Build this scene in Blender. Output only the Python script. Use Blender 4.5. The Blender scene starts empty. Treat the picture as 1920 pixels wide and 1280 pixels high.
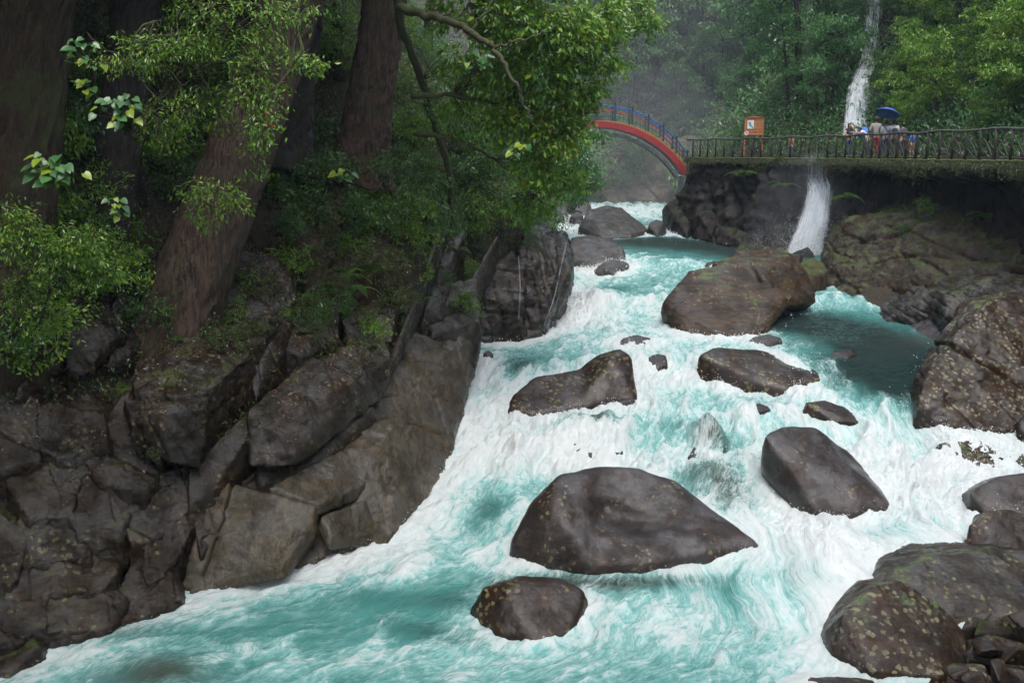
import bpy, bmesh, math, random
import numpy as np
from mathutils import Vector, Matrix

# ------------------------------------------------------------------ camera, world, sun, exposure
scene = bpy.context.scene
COL = scene.collection
PITCH = math.radians(10.5)
CAMZ = 10.0
FPX = 1900.0
cam_data = bpy.data.cameras.new('camera')
cam_data.sensor_width = 36.0
cam_data.lens = FPX / 1920 * 36.0
cam_data.clip_start = 0.1
cam_data.clip_end = 600
cam = bpy.data.objects.new('camera', cam_data)
cam.location = (0, 0, CAMZ)
cam.rotation_euler = (math.radians(90) - PITCH, 0, 0)
COL.objects.link(cam)
scene.camera = cam

SUN_EL, SUN_ROT = math.radians(66), math.radians(170)
world = bpy.data.worlds.new('World')
scene.world = world
world.use_nodes = True
wn = world.node_tree
bg = wn.nodes['Background']
sky = wn.nodes.new('ShaderNodeTexSky')
sky.sky_type = 'NISHITA'
sky.sun_disc = False
sky.sun_elevation = SUN_EL
sky.sun_rotation = SUN_ROT
sky.air_density = 1.0
sky.dust_density = 4.0
sky.ozone_density = 1.5
mixw = wn.nodes.new('ShaderNodeMixRGB')
mixw.inputs[0].default_value = 0.55          # overcast: the blue of the clear sky is veiled by cloud
mixw.inputs[2].default_value = (7.6, 7.9, 8.6, 1)
wn.links.new(sky.outputs[0], mixw.inputs[1])
wn.links.new(mixw.outputs[0], bg.inputs['Color'])
bg.inputs['Strength'].default_value = 0.15

sun_data = bpy.data.lights.new('sun', 'SUN')
sun_data.energy = 1.05
sun_data.angle = math.radians(28)
sun_data.color = (1.0, 0.96, 0.9)
sun = bpy.data.objects.new('sun', sun_data)
COL.objects.link(sun)
sun.location = (20, 40, 60)
# points down from azimuth SUN_ROT (clockwise from +Y) and elevation SUN_EL
sd = Vector((math.sin(SUN_ROT) * math.cos(SUN_EL), math.cos(SUN_ROT) * math.cos(SUN_EL), math.sin(SUN_EL)))
sun.rotation_euler = sd.to_track_quat('Z', 'Y').to_euler()

scene.view_settings.view_transform = 'Standard'
scene.view_settings.look = 'None'
scene.view_settings.exposure = 1.12
scene.view_settings.gamma = 1.0
scene.view_settings.use_curve_mapping = False
scene.render.engine = 'CYCLES'
cy = scene.cycles
cy.use_denoising = True
cy.max_bounces = 6
cy.diffuse_bounces = 3
cy.glossy_bounces = 2
cy.transmission_bounces = 3
cy.transparent_max_bounces = 10
cy.volume_bounces = 0
cy.caustics_reflective = False
cy.caustics_refractive = False
cy.sample_clamp_indirect = 4.0
cy.use_adaptive_sampling = True
cy.adaptive_threshold = 0.02

random.seed(7)
RNG = np.random.default_rng(7)

# ------------------------------------------------------------------ small helpers
CP, SP = math.cos(PITCH), math.sin(PITCH)

def ray(px, py):
    dx = (px - 960) / FPX
    dz = -(py - 640) / FPX
    return np.array([dx, CP + dz * SP, -SP + dz * CP])

def at(px, py, Y):
    """world point seen at pixel (px, py) of the photograph, at distance Y along the gorge"""
    d = ray(px, py)
    s = Y / d[1]
    return np.array([0, 0, CAMZ]) + d * s

ZP = np.array([(-40, .2), (8, .6), (16.2, 1.0), (18.9, 1.2), (21.0, 1.45), (23.6, 1.78), (25.2, 2.05), (26.4, 2.38), (28.5, 2.88), (30.0, 3.1),
               (31.4, 3.55), (33.5, 3.75), (36.7, 3.95), (38.3, 4.15), (39.6, 4.45), (44, 4.6), (46.5, 4.72), (48, 5.0), (58, 5.12), (61, 5.2),
               (68, 5.3), (72, 5.5), (88, 5.6), (260, 6.2)])

def zw(Y):
    return np.interp(Y, ZP[:, 0], ZP[:, 1])

def wat(px, py):
    """where the ray through the pixel meets the water surface"""
    d = ray(px, py)
    k = -d[2] / d[1]
    lo, hi = 5.0, 200.0
    for _ in range(50):
        m = (lo + hi) / 2
        if CAMZ - k * m > zw(m): lo = m
        else: hi = m
    return at(px, py, lo)

def hash_u(ix, iy, iz, seed):
    h = (ix.astype(np.int64) * 374761393 + iy.astype(np.int64) * 668265263 + iz.astype(np.int64) * 2147483647 + seed * 974711) & 0xFFFFFFFF
    h = ((h ^ (h >> 13)) * 1274126177) & 0xFFFFFFFF
    h = ((h ^ (h >> 16)) * 2246822519) & 0xFFFFFFFF
    return h ^ (h >> 15)

GR = np.array([(1,1,0),(-1,1,0),(1,-1,0),(-1,-1,0),(1,0,1),(-1,0,1),(1,0,-1),(-1,0,-1),(0,1,1),(0,-1,1),(0,1,-1),(0,-1,-1),(1,1,0),(-1,1,0),(0,-1,1),(0,-1,-1)], dtype=np.float32)

def perlin(P, seed=0):
    P = np.asarray(P, dtype=np.float64)
    I = np.floor(P).astype(np.int64)
    F = (P - I).astype(np.float32)
    U = F * F * F * (F * (F * 6 - 15) + 10)
    out = np.zeros(len(P), dtype=np.float32)
    for a in (0, 1):
        wx = U[:, 0] if a else 1 - U[:, 0]
        for b in (0, 1):
            wy = U[:, 1] if b else 1 - U[:, 1]
            for c in (0, 1):
                wz = U[:, 2] if c else 1 - U[:, 2]
                g = GR[(hash_u(I[:, 0] + a, I[:, 1] + b, I[:, 2] + c, seed) & 15).astype(np.int64)]
                out += wx * wy * wz * (g[:, 0] * (F[:, 0] - a) + g[:, 1] * (F[:, 1] - b) + g[:, 2] * (F[:, 2] - c))
    return out

def fbm(P, octaves=4, seed=0, gain=.5, ridged=False):
    P = np.asarray(P, dtype=np.float64)
    s = np.zeros(len(P), dtype=np.float32); a = 1.0; t = 0
    for o in range(octaves):
        n = perlin(P * (2.03 ** o) + 17.3 * o, seed + o)
        if ridged: n = 1 - 2 * np.abs(n) * 1.4
        s += a * n; t += a; a *= gain
    return s / t

def sstep(a, b, x):
    t = np.clip((x - a) / (b - a), 0, 1)
    return t * t * (3 - 2 * t)

def mesh_np(name, V, F, smooth=False):
    """mesh from arrays; F is (n,3) or (n,4)"""
    V = np.asarray(V, dtype=np.float32); F = np.asarray(F, dtype=np.int32)
    me = bpy.data.meshes.new(name)
    k = F.shape[1]
    me.vertices.add(len(V)); me.vertices.foreach_set('co', V.ravel())
    me.loops.add(len(F) * k); me.loops.foreach_set('vertex_index', F.ravel())
    me.polygons.add(len(F))
    me.polygons.foreach_set('loop_start', np.arange(0, len(F) * k, k, dtype=np.int32))
    me.polygons.foreach_set('loop_total', np.full(len(F), k, dtype=np.int32))
    me.update(calc_edges=True)
    me.polygons.foreach_set('use_smooth', np.full(len(F), bool(smooth)))
    return me

def link(name, data, mat=None, parent=None, loc=None):
    o = bpy.data.objects.new(name, data)
    COL.objects.link(o)
    if mat is not None and data is not None:
        if len(data.materials) == 0: data.materials.append(mat)
    if parent is not None: o.parent = parent
    if loc is not None: o.location = loc
    return o

def tag(o, label=None, cat=None, group=None, kind=None):
    if label: o['label'] = label
    if cat: o['category'] = cat
    if group: o['group'] = group
    if kind: o['kind'] = kind
    return o

def thing(name, label, cat, loc=(0, 0, 0), group=None, rz=0):
    o = bpy.data.objects.new(name, None)
    COL.objects.link(o)
    o.location = loc; o.rotation_euler = (0, 0, rz)
    o.empty_display_size = .2
    return tag(o, label, cat, group)

def place_np(name, V, F, mat, parent=None, smooth=False, origin=None):
    """mesh given in world coordinates, with its origin moved to `origin` (or its base centre)"""
    V = np.asarray(V, dtype=np.float64)
    if parent is not None: origin = np.array(parent.location) if origin is None else origin
    if origin is None:
        origin = np.array([V[:, 0].mean(), V[:, 1].mean(), V[:, 2].min()])
    me = mesh_np(name, V - origin, F, smooth)
    o = link(name, me, mat)
    if parent is None: o.location = origin
    else:
        o.parent = parent
        o.location = origin - np.array(parent.location)
    return o

def tube(pts, rad, n=6):
    """V,F of a tapered tube along points"""
    P = np.asarray(pts, dtype=np.float64); m = len(P)
    R = np.broadcast_to(np.asarray(rad, dtype=np.float64), (m,)) if np.ndim(rad) else np.full(m, rad)
    T = np.gradient(P, axis=0); T /= np.linalg.norm(T, axis=1)[:, None] + 1e-9
    ref = np.array([0.13, 0.31, 0.94]) if abs(T[:, 2].mean()) < .8 else np.array([.94, .3, .1])
    A = np.cross(T, ref); A /= np.linalg.norm(A, axis=1)[:, None] + 1e-9
    B = np.cross(T, A)
    th = np.linspace(0, 2 * math.pi, n, endpoint=False)
    V = (P[:, None] + R[:, None, None] * (A[:, None] * np.cos(th)[None, :, None] + B[:, None] * np.sin(th)[None, :, None])).reshape(-1, 3)
    i = np.arange(m - 1)[:, None] * n; j = np.arange(n)[None]; k = (j + 1) % n
    F = np.stack([i + j, i + k, i + n + k, i + n + j], -1).reshape(-1, 4)
    V = np.vstack([V, P[:1], P[-1:]])
    c0, c1 = m * n, m * n + 1
    jj = np.arange(n); kk = (jj + 1) % n
    F = np.vstack([F, np.stack([kk, jj, np.full(n, c0), np.full(n, c0)], -1), np.stack([(m - 1) * n + jj, (m - 1) * n + kk, np.full(n, c1), np.full(n, c1)], -1)])
    return V, F

def join(parts):
    Vs, Fs, o = [], [], 0
    for V, F in parts:
        Vs.append(V); Fs.append(np.asarray(F) + o); o += len(V)
    return np.vstack(Vs), np.vstack(Fs)

def fix_degenerate(F):
    """quads whose last two corners coincide are given as quads; blender wants distinct corners"""
    return F

def box(x0, x1, y0, y1, z0, z1):
    V = np.array([(x, y, z) for z in (z0, z1) for y in (y0, y1) for x in (x0, x1)], dtype=float)
    F = np.array([(0, 2, 3, 1), (4, 5, 7, 6), (0, 1, 5, 4), (2, 6, 7, 3), (0, 4, 6, 2), (1, 3, 7, 5)])
    return V, F

def crom(pts, n):
    """smooth resampling of a polyline"""
    P = np.asarray(pts, dtype=float)
    P = np.vstack([2 * P[0] - P[1], P, 2 * P[-1] - P[-2]])
    out = []
    for i in range(1, len(P) - 2):
        t = np.linspace(0, 1, n, endpoint=False)[:, None]
        a, b, c, d = P[i - 1], P[i], P[i + 1], P[i + 2]
        out.append(.5 * ((2 * b) + (c - a) * t + (2 * a - 5 * b + 4 * c - d) * t ** 2 + (-a + 3 * b - 3 * c + d) * t ** 3))
    out.append(P[-2][None])
    return np.vstack(out)

# tube caps use triangles written as quads: split them when building
_mesh_np = mesh_np
def mesh_np(name, V, F, smooth=False):
    F = np.asarray(F)
    if F.shape[1] == 4:
        bad = F[:, 2] == F[:, 3]
        if bad.any():
            good = F[~bad]; tri = F[bad][:, :3]
            T = np.vstack([good[:, [0, 1, 2]], good[:, [0, 2, 3]], tri])
            return _mesh_np(name, V, T, smooth)
    return _mesh_np(name, V, F, smooth)

# ------------------------------------------------------------------ materials
class N:
    def __init__(s, name):
        s.m = bpy.data.materials.new(name); s.m.use_nodes = True
        s.t = s.m.node_tree; s.t.nodes.clear()
        s.out = s.t.nodes.new('ShaderNodeOutputMaterial')
    def n(s, typ, **kw):
        nd = s.t.nodes.new('ShaderNode' + typ)
        for k, v in kw.items():
            if k.startswith('i_'):
                key = k[2:]
                key = int(key) if key.isdigit() else key.replace('_', ' ')
                s.set(nd, key, v)
            else: setattr(nd, k, v)
        return nd
    def set(s, nd, key, v):
        if isinstance(v, bpy.types.NodeSocket): s.t.links.new(v, nd.inputs[key])
        else:
            if isinstance(v, tuple) and len(v) == 3 and nd.inputs[key].type == 'RGBA': v = v + (1,)
            if isinstance(v, (int, float)) and nd.inputs[key].type == 'RGBA': v = (v, v, v, 1)
            nd.inputs[key].default_value = v
    def noise(s, vec, scale, detail=4, rough=.55, dist=0.0):
        nd = s.n('TexNoise', i_Scale=scale, i_Detail=detail, i_Roughness=rough, i_Distortion=dist)
        if vec is not None: s.set(nd, 'Vector', vec)
        return nd.outputs['Fac']
    def ramp(s, fac, stops):
        nd = s.n('ValToRGB'); cr = nd.color_ramp
        while len(cr.elements) > 1: cr.elements.remove(cr.elements[0])
        cr.elements[0].position = stops[0][0]; cr.elements[0].color = tuple(stops[0][1]) + (1,)
        for p, c in stops[1:]:
            e = cr.elements.new(p); e.color = tuple(c) + (1,)
        s.set(nd, 'Fac', fac); return nd.outputs['Color']
    def rng(s, fac, a, b, c=0.0, d=1.0):
        nd = s.n('MapRange', i_1=a, i_2=b, i_3=c, i_4=d); nd.interpolation_type = 'SMOOTHSTEP'
        s.set(nd, 0, fac); return nd.outputs[0]
    def mix(s, fac, a, b, typ='MIX'):
        nd = s.n('MixRGB', blend_type=typ); s.set(nd, 0, fac); s.set(nd, 1, a); s.set(nd, 2, b); return nd.outputs[0]
    def math(s, op, a, b=0.0, clamp=False):
        nd = s.n('Math', operation=op, use_clamp=clamp); s.set(nd, 0, a); s.set(nd, 1, b); return nd.outputs[0]
    def vec(s, scale=(1, 1, 1), rot=(0, 0, 0), src=None):
        if src is None: src = s.n('TexCoord').outputs['Object']
        nd = s.n('Mapping', i_Scale=scale, i_Rotation=rot); s.set(nd, 'Vector', src); return nd.outputs[0]
    def attr(s, name, out='Fac'):
        return s.n('Attribute', attribute_name=name).outputs[out]
    def bump(s, h, strength=.5, dist=.02, normal=None):
        nd = s.n('Bump', i_Strength=strength, i_Distance=dist); s.set(nd, 'Height', h)
        if normal is not None: s.set(nd, 'Normal', normal)
        return nd.outputs[0]
    def pbsdf(s, **kw):
        nd = s.n('BsdfPrincipled')
        for k, v in kw.items(): s.set(nd, k.replace('_', ' '), v)
        s.t.links.new(nd.outputs[0], s.out.inputs['Surface']); return nd

def simple(name, col, rough=.6, bump=0.0, scale=20, metal=0.0, var=.25):
    m = N(name)
    nz = m.noise(m.vec(), scale, 4)
    c = m.mix(m.rng(nz, .3, .7), tuple(x * (1 - var) for x in col), tuple(min(1, x * (1 + var)) for x in col))
    kw = dict(Base_Color=c, Roughness=rough, Metallic=metal)
    if bump: kw['Normal'] = m.bump(nz, .6, bump)
    m.pbsdf(**kw)
    return m.m

def rock_mat(name, dark, mid, light, rough=(.28, .6), lichen=0.0, lichen_col=(.16, .16, .07), moss=0.0, stretch=(1, 1, 1), rot=(0, 0, 0), bump=.03,
             moss_col=(.045, .07, .012), coat=.35, scale=1.0, speck=.5, cracks=1.0, coat_rough=.16, film=1.45, stain=.7):
    m = N(name)
    v = m.vec()
    vs = m.vec(scale=stretch, rot=rot)
    big = m.noise(vs, .9 * scale, 7, .62, .8)
    med = m.noise(vs, 3.2 * scale, 8, .68, .5)
    fine = m.noise(vs, 10 * scale, 8, .7)
    grit = m.noise(v, 42, 5, .8)
    c = m.ramp(m.math('ADD', m.math('MULTIPLY', big, .55), m.math('MULTIPLY', med, .45)), [(.38, dark), (.5, mid), (.62, light)])
    c = m.mix(m.rng(fine, .42, .62, 0, .8), c, tuple(x * .35 for x in mid))
    c = m.mix(m.rng(m.noise(v, 2.0, 5, .6), .52, .66, 0, stain), c, (mid[0] * 1.9, mid[1] * 1.45, mid[2] * .8))     # iron stain
    c = m.mix(m.rng(grit, .56, .70, 0, speck), c, tuple(min(.6, x * 2.2) for x in light))
    c = m.mix(m.rng(grit, .30, .44, .7, 0), c, tuple(x * .3 for x in dark))
    ru = m.rng(m.noise(v, 2.2, 5, .6), .35, .65, rough[0], rough[1])
    if lichen:
        wob = m.n('TexNoise', i_Scale=12.0, i_Detail=5.0); m.set(wob, 'Vector', v)
        vo = m.n('TexVoronoi', i_Scale=7.0, i_Randomness=1.0, feature='F1'); m.set(vo, 'Vector', m.mix(.12, v, wob.outputs['Color'], 'ADD'))
        patch = m.noise(v, 1.0, 4, .6)
        k = m.math('MULTIPLY', m.rng(m.math('ADD', vo.outputs['Distance'], m.math('MULTIPLY', m.math('SUBTRACT', fine, .5), .9)), .20 + .3 * lichen, .26 + .3 * lichen, 1, 0), m.rng(patch, .58 - .3 * lichen, .64 - .3 * lichen))
        k = m.math('MULTIPLY', k, m.rng(grit, .34, .5, .25, 1))
        lc = m.mix(m.rng(m.noise(v, 3, 3), .4, .6), lichen_col, tuple(x * .6 for x in lichen_col))
        c = m.mix(m.math('MULTIPLY', k, .9), c, lc)
        ru = m.mix(k, ru, .8)
    nrm = m.n('NewGeometry').outputs['Normal']
    if moss:
        sx = m.n('SeparateXYZ'); m.set(sx, 0, nrm)
        up = m.rng(m.math('ADD', sx.outputs['Z'], m.math('MULTIPLY', m.noise(v, 1.3, 8, .72), 1.6)), 1.75 - moss, 1.95 - moss)
        mc = m.mix(m.rng(m.noise(v, 18, 5), .3, .7), moss_col, tuple(x * 2.1 for x in moss_col))
        c = m.mix(m.math('MULTIPLY', up, m.rng(grit, .35, .55, .4, .95)), c, mc)
        ru = m.mix(up, ru, .9)
    cv = m.n('TexVoronoi', feature='DISTANCE_TO_EDGE', i_Scale=.9, i_Randomness=1.0)
    wn2 = m.n('TexNoise', i_Scale=1.3, i_Detail=7.0, i_Roughness=.65); m.set(wn2, 'Vector', v)
    m.set(cv, 'Vector', m.mix(.75, m.vec(scale=tuple(.8 * x for x in stretch), rot=rot), wn2.outputs['Color'], 'ADD'))
    ck = m.math('MULTIPLY', m.rng(cv.outputs['Distance'], .0, .013, 1, 0), m.rng(m.noise(v, .7, 3), .46, .6, 0, cracks))
    c = m.mix(m.math('MULTIPLY', ck, .6), c, tuple(x * .25 for x in dark))
    fb = m.math('SUBTRACT', fine, m.math('MULTIPLY', ck, .9))
    h = m.math('ADD', m.math('MULTIPLY', fb, .7), m.math('ADD', m.math('MULTIPLY', grit, .22), m.math('MULTIPLY', med, 1.6)))
    nb = m.bump(h, .9, bump)
    gb = m.bump(m.math('ADD', m.math('MULTIPLY', grit, .5), m.math('MULTIPLY', med, 1.0)), .8, bump * .8)
    # rain-wet film: patchy, thickest where water lies
    wet = m.rng(m.noise(v, 1.3, 5, .65), .38, .60, .25, 1)
    pb = m.pbsdf(Base_Color=c, Roughness=ru, Normal=nb, Coat_Weight=m.math('MULTIPLY', wet, coat), Coat_Roughness=coat_rough, Coat_Normal=gb)
    pb.inputs['Specular IOR Level'].default_value = .14
    pb.inputs['Coat IOR'].default_value = film
    return m.m

# ------------------------------------------------------------------ terrain lines
_lp = np.array([wat(*p)[:2] for p in [(0,1240),(350,1110),(520,1070),(720,1000),(800,930),(850,830),(880,690),(905,640),(1030,612),(1075,520),(1062,450),(1030,410),(1000,395)]])
_lp = np.vstack([[(-17, -40), (-14, 4), (-11.5, 12)], _lp, [(-6, 110), (-25, 150)]])
_rp = np.array([wat(*p)[:2] for p in [(1480,1280),(1540,1195),(1650,1090),(1812,1000),(1830,900),(1750,790),(1770,650),(1640,600),(1545,560),(1500,475),(1290,440),(1250,387)]])
_rp = np.vstack([[(7, -40), (4.6, 4), (4.9, 12)], _rp, [(15, 110), (2, 150)]])
def xb(Y): return np.interp(Y, _lp[:, 1], _lp[:, 0])
def xr(Y): return np.interp(Y, _rp[:, 1], _rp[:, 0])
DECK = np.array([(10.8, 64.5), (12.0, 61), (13.2, 58), (14.6, 54), (15.5, 50), (15.95, 46), (16.1, 42), (16.5, 38), (17.0, 34), (17.5, 29), (18.4, 22), (20, 12)])
def xd(Y): return np.interp(-np.asarray(Y), -DECK[:, 1], DECK[:, 0])
ZDECK = 9.75

def ground_h(x, y):
    w = zw(y)
    bed = w - .75
    dl = xb(y) - x
    gl = np.interp(dl, [-.5, 0, 1, 2, 3, 4.5, 6, 8, 12, 30, 60, 130], [0, .1, .4, .7, 1.2, 2.2, 3.8, 8.0, 15, 44, 62, 66])
    steep = np.interp(dl, [-.5, 0, 1, 2, 4, 8, 12, 30, 60, 130], [0, .3, 2.4, 4.2, 7.2, 12, 18, 46, 62, 66])
    kk = sstep(33, 38, y)
    hl = bed + gl * (1 - kk) + steep * kk
    dr = x - xr(y)
    near = np.interp(dr, [-.5, 0, 2, 5, 9, 14, 40, 130], [0, .1, .2, .3, 2.0, 9, 44, 62])
    X = xd(y)
    dd = x - X
    wk = np.where(dd > np.interp(y, [50, 56], [2.55, 1.4]), 9.45 + np.interp(dd, [2.4, 3.4, 6, 30, 60, 130], [0, .8, 4.2, 34, 48, 54]), bed + np.clip(dr, 0, 3) * .55)
    far = bed + np.interp(dr, [-.5, 0, 4, 10, 40, 60, 130], [0, .4, 7, 14, 46, 56, 60])
    k1 = sstep(27, 32, y); k2 = sstep(64.4, 66.4, y)
    hr = near * 1.0 + bed
    hr = hr * (1 - k1) + wk * k1
    hr = hr * (1 - k2) + far * k2
    hf = bed + np.interp(y + 1.5 * np.sin(x * .35), [93, 94.5, 97, 106, 150, 190, 400], [0, 3, 8.5, 14, 58, 64, 64])
    return np.maximum(np.maximum(hl, hr), np.maximum(hf, bed))

# ------------------------------------------------------------------ base materials
M_SOIL = N('forest_floor')
v = M_SOIL.vec()
a = M_SOIL.noise(v, .6, 6, .6); b = M_SOIL.noise(v, 9, 8, .7)
c = M_SOIL.ramp(a, [(.3, (.012, .010, .006)), (.5, (.030, .020, .011)), (.7, (.022, .032, .010))])
c = M_SOIL.mix(M_SOIL.rng(b, .45, .7, 0, .8), c, (.055, .034, .018))
M_SOIL.pbsdf(Base_Color=c, Roughness=.85, Normal=M_SOIL.bump(b, .9, .12))
M_SOIL = M_SOIL.m

M_BANK = rock_mat('wet_bank_rock', (0.0045, 0.0025, 0.0010), (0.0146, 0.0084, 0.0034), (0.0311, 0.0205, 0.0087), rough=(.3, .6), lichen=.2, lichen_col=(.13, .12, .05), moss=.05, moss_col=(.03, .042, .006), stretch=(1.0, .35, 1.6), rot=(.3, .2, .1), coat=1, film=1.5, coat_rough=.2, speck=.3, bump=.05, cracks=.8, stain=.7)
M_SLAB = rock_mat('water_worn_slab', (0.0198, 0.0145, 0.0071), (0.0430, 0.0328, 0.0169), (0.0785, 0.0627, 0.0357), rough=(.3, .55), stretch=(1.4, .3, 1.2), rot=(0, .3, .5), coat=1, film=1.48, speck=.25, bump=.04, cracks=1, stain=.35)
M_BOULDER = rock_mat('dark_boulder', (0.0058, 0.0027, 0.0010), (0.0154, 0.0072, 0.0027), (0.0354, 0.0179, 0.0068), rough=(.35, .65), lichen=.38, lichen_col=(.15, .13, .05), coat=0.9, speck=.3, cracks=.3)
M_SMOOTH = rock_mat('polished_boulder', (0.0063, 0.0032, 0.0018), (0.0148, 0.0078, 0.0045), (0.0290, 0.0174, 0.0112), rough=(.3, .5), lichen=.12, lichen_col=(.14, .125, .06), coat=1, film=1.6, speck=.3, bump=.042, cracks=0, coat_rough=.2)
M_FAR = rock_mat('grey_river_rock', (0.0165, 0.0150, 0.0135), (0.0450, 0.0420, 0.0390), (0.0900, 0.0863, 0.0825), rough=(.3, .55), stretch=(1, .4, 2), rot=(.4, .5, 0), coat=0.9, speck=.3, bump=.06)
M_STRATA = rock_mat('banded_boulder', (0.0093, 0.0053, 0.0024), (0.0302, 0.0180, 0.0084), (0.0611, 0.0394, 0.0197), rough=(.35, .6), lichen=.25, lichen_col=(.15, .13, .07), moss=.03, stretch=(.25, 1, 1.8), rot=(.2, .65, .3), coat=0.6, speck=.35, bump=.05)
M_CLIFF = rock_mat('mossy_cliff', (0.0110, 0.0068, 0.0026), (0.0306, 0.0195, 0.0085), (0.0612, 0.0408, 0.0187), rough=(.4, .7), moss=.27, stretch=(.8, .8, .35), coat=.7, speck=.2, bump=.07, moss_col=(.030, .038, .005))
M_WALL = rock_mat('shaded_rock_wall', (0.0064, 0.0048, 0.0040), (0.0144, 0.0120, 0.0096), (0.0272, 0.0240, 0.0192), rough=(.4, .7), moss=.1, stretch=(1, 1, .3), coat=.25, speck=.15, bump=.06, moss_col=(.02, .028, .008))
M_RIGHT = rock_mat('lichen_boulder', (0.0063, 0.0029, 0.0011), (0.0175, 0.0085, 0.0031), (0.0375, 0.0194, 0.0077), rough=(.35, .6), lichen=.42, lichen_col=(.17, .155, .09), moss=.02, coat=0.8, speck=.5, bump=.035, cracks=.6)

# ------------------------------------------------------------------ ground: one sheet from the river bed to the hilltops
def axis(segs):
    out = []
    for a0, a1, st in segs: out.append(np.arange(a0, a1, st))
    out.append([segs[-1][1]]); return np.concatenate(out)
gx = axis([(-130, -40, 5), (-40, -14, 1), (-14, 22, .4), (22, 50, 1), (50, 140, 5)])
gy = axis([(-40, 4, 4), (4, 14, .8), (14, 70, .4), (70, 130, .9), (130, 260, 6)])
GX, GY = np.meshgrid(gx, gy)
gz = ground_h(GX.ravel(), GY.ravel())
P3 = np.stack([GX.ravel(), GY.ravel(), gz * .6], 1)
above = sstep(0, 2.0, gz - zw(GY.ravel()))
gz = gz + above * (fbm(P3 / 5.0, 5, 3) * 1.5)
flat = (np.abs(GX.ravel() - xd(GY.ravel()) - 1.2) < 1.3) & (GY.ravel() > 30) & (GY.ravel() < 64)
gz = np.where(flat, np.minimum(gz, 9.5), gz)
nx, ny = len(gx), len(gy)
ii = (np.arange(ny - 1)[:, None] * nx + np.arange(nx - 1)[None]).ravel()
F = np.stack([ii, ii + 1, ii + nx + 1, ii + nx], 1)
o = link('ground', mesh_np('ground', np.stack([GX.ravel(), GY.ravel(), gz], 1), F, True), M_SOIL)
tag(o, 'dark soil and rock slopes of the wooded gorge', kind='structure')

def ground_z(x, y):
    """bilinear look-up in the ground sheet"""
    x = np.atleast_1d(x).astype(float); y = np.atleast_1d(y).astype(float)
    G = gz.reshape(ny, nx)
    ix = np.clip(np.searchsorted(gx, x) - 1, 0, nx - 2); iy = np.clip(np.searchsorted(gy, y) - 1, 0, ny - 2)
    tx = np.clip((x - gx[ix]) / (gx[ix + 1] - gx[ix]), 0, 1); ty = np.clip((y - gy[iy]) / (gy[iy + 1] - gy[iy]), 0, 1)
    return (G[iy, ix] * (1 - tx) + G[iy, ix + 1] * tx) * (1 - ty) + (G[iy + 1, ix] * (1 - tx) + G[iy + 1, ix + 1] * tx) * ty

# ------------------------------------------------------------------ rocks
def hull_mesh(groups):
    me = bpy.data.meshes.new('h'); bm = bmesh.new()
    for g in groups:
        b2 = bmesh.new()
        for p in g: b2.verts.new(tuple(p))
        r = bmesh.ops.convex_hull(b2, input=b2.verts)
        junk = [e for e in r['geom_interior'] + r['geom_unused'] if isinstance(e, bmesh.types.BMVert)]
        bmesh.ops.delete(b2, geom=list(dict.fromkeys(junk)), context='VERTS')
        t = bpy.data.meshes.new('t'); b2.to_mesh(t); b2.free(); bm.from_mesh(t); bpy.data.meshes.remove(t)
    bm.to_mesh(me); bm.free(); return me

def remesh(groups, voxel):
    me = hull_mesh(groups)
    o = bpy.data.objects.new('tmp', me); COL.objects.link(o)
    md = o.modifiers.new('r', 'REMESH'); md.mode = 'VOXEL'; md.voxel_size = voxel
    dg = bpy.context.evaluated_depsgraph_get()
    ev = o.evaluated_get(dg); m2 = ev.to_mesh()
    V = np.empty(len(m2.vertices) * 3); m2.vertices.foreach_get('co', V)
    F = np.empty(len(m2.loops), dtype=np.int32); m2.loops.foreach_get('vertex_index', F)
    lt = np.empty(len(m2.polygons), dtype=np.int32); m2.polygons.foreach_get('loop_total', lt)
    assert (lt == 4).all()
    ev.to_mesh_clear()
    bpy.data.objects.remove(o); bpy.data.meshes.remove(me)
    return V.reshape(-1, 3), F.reshape(-1, 4)

def laplace(V, F, it):
    E = np.vstack([F[:, [0, 1]], F[:, [1, 2]], F[:, [2, 3]], F[:, [3, 0]]])
    n = len(V); deg = np.bincount(E[:, 0], minlength=n) + np.bincount(E[:, 1], minlength=n)
    for _ in range(it):
        S = np.stack([np.bincount(E[:, 0], V[E[:, 1], k], n) + np.bincount(E[:, 1], V[E[:, 0], k], n) for k in range(3)], 1)
        V = .5 * V + .5 * S / deg[:, None]
    return V

def vnormals(V, F):
    a = np.cross(V[F[:, 2]] - V[F[:, 0]], V[F[:, 3]] - V[F[:, 1]])
    n = np.zeros_like(V)
    for k in range(4):
        for c in range(3): n[:, c] += np.bincount(F[:, k], a[:, c], len(V))
    return n / (np.linalg.norm(n, axis=1)[:, None] + 1e-12)

GEO = []
FOOT = []     # where rocks cut the water, for foam and bow waves

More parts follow.
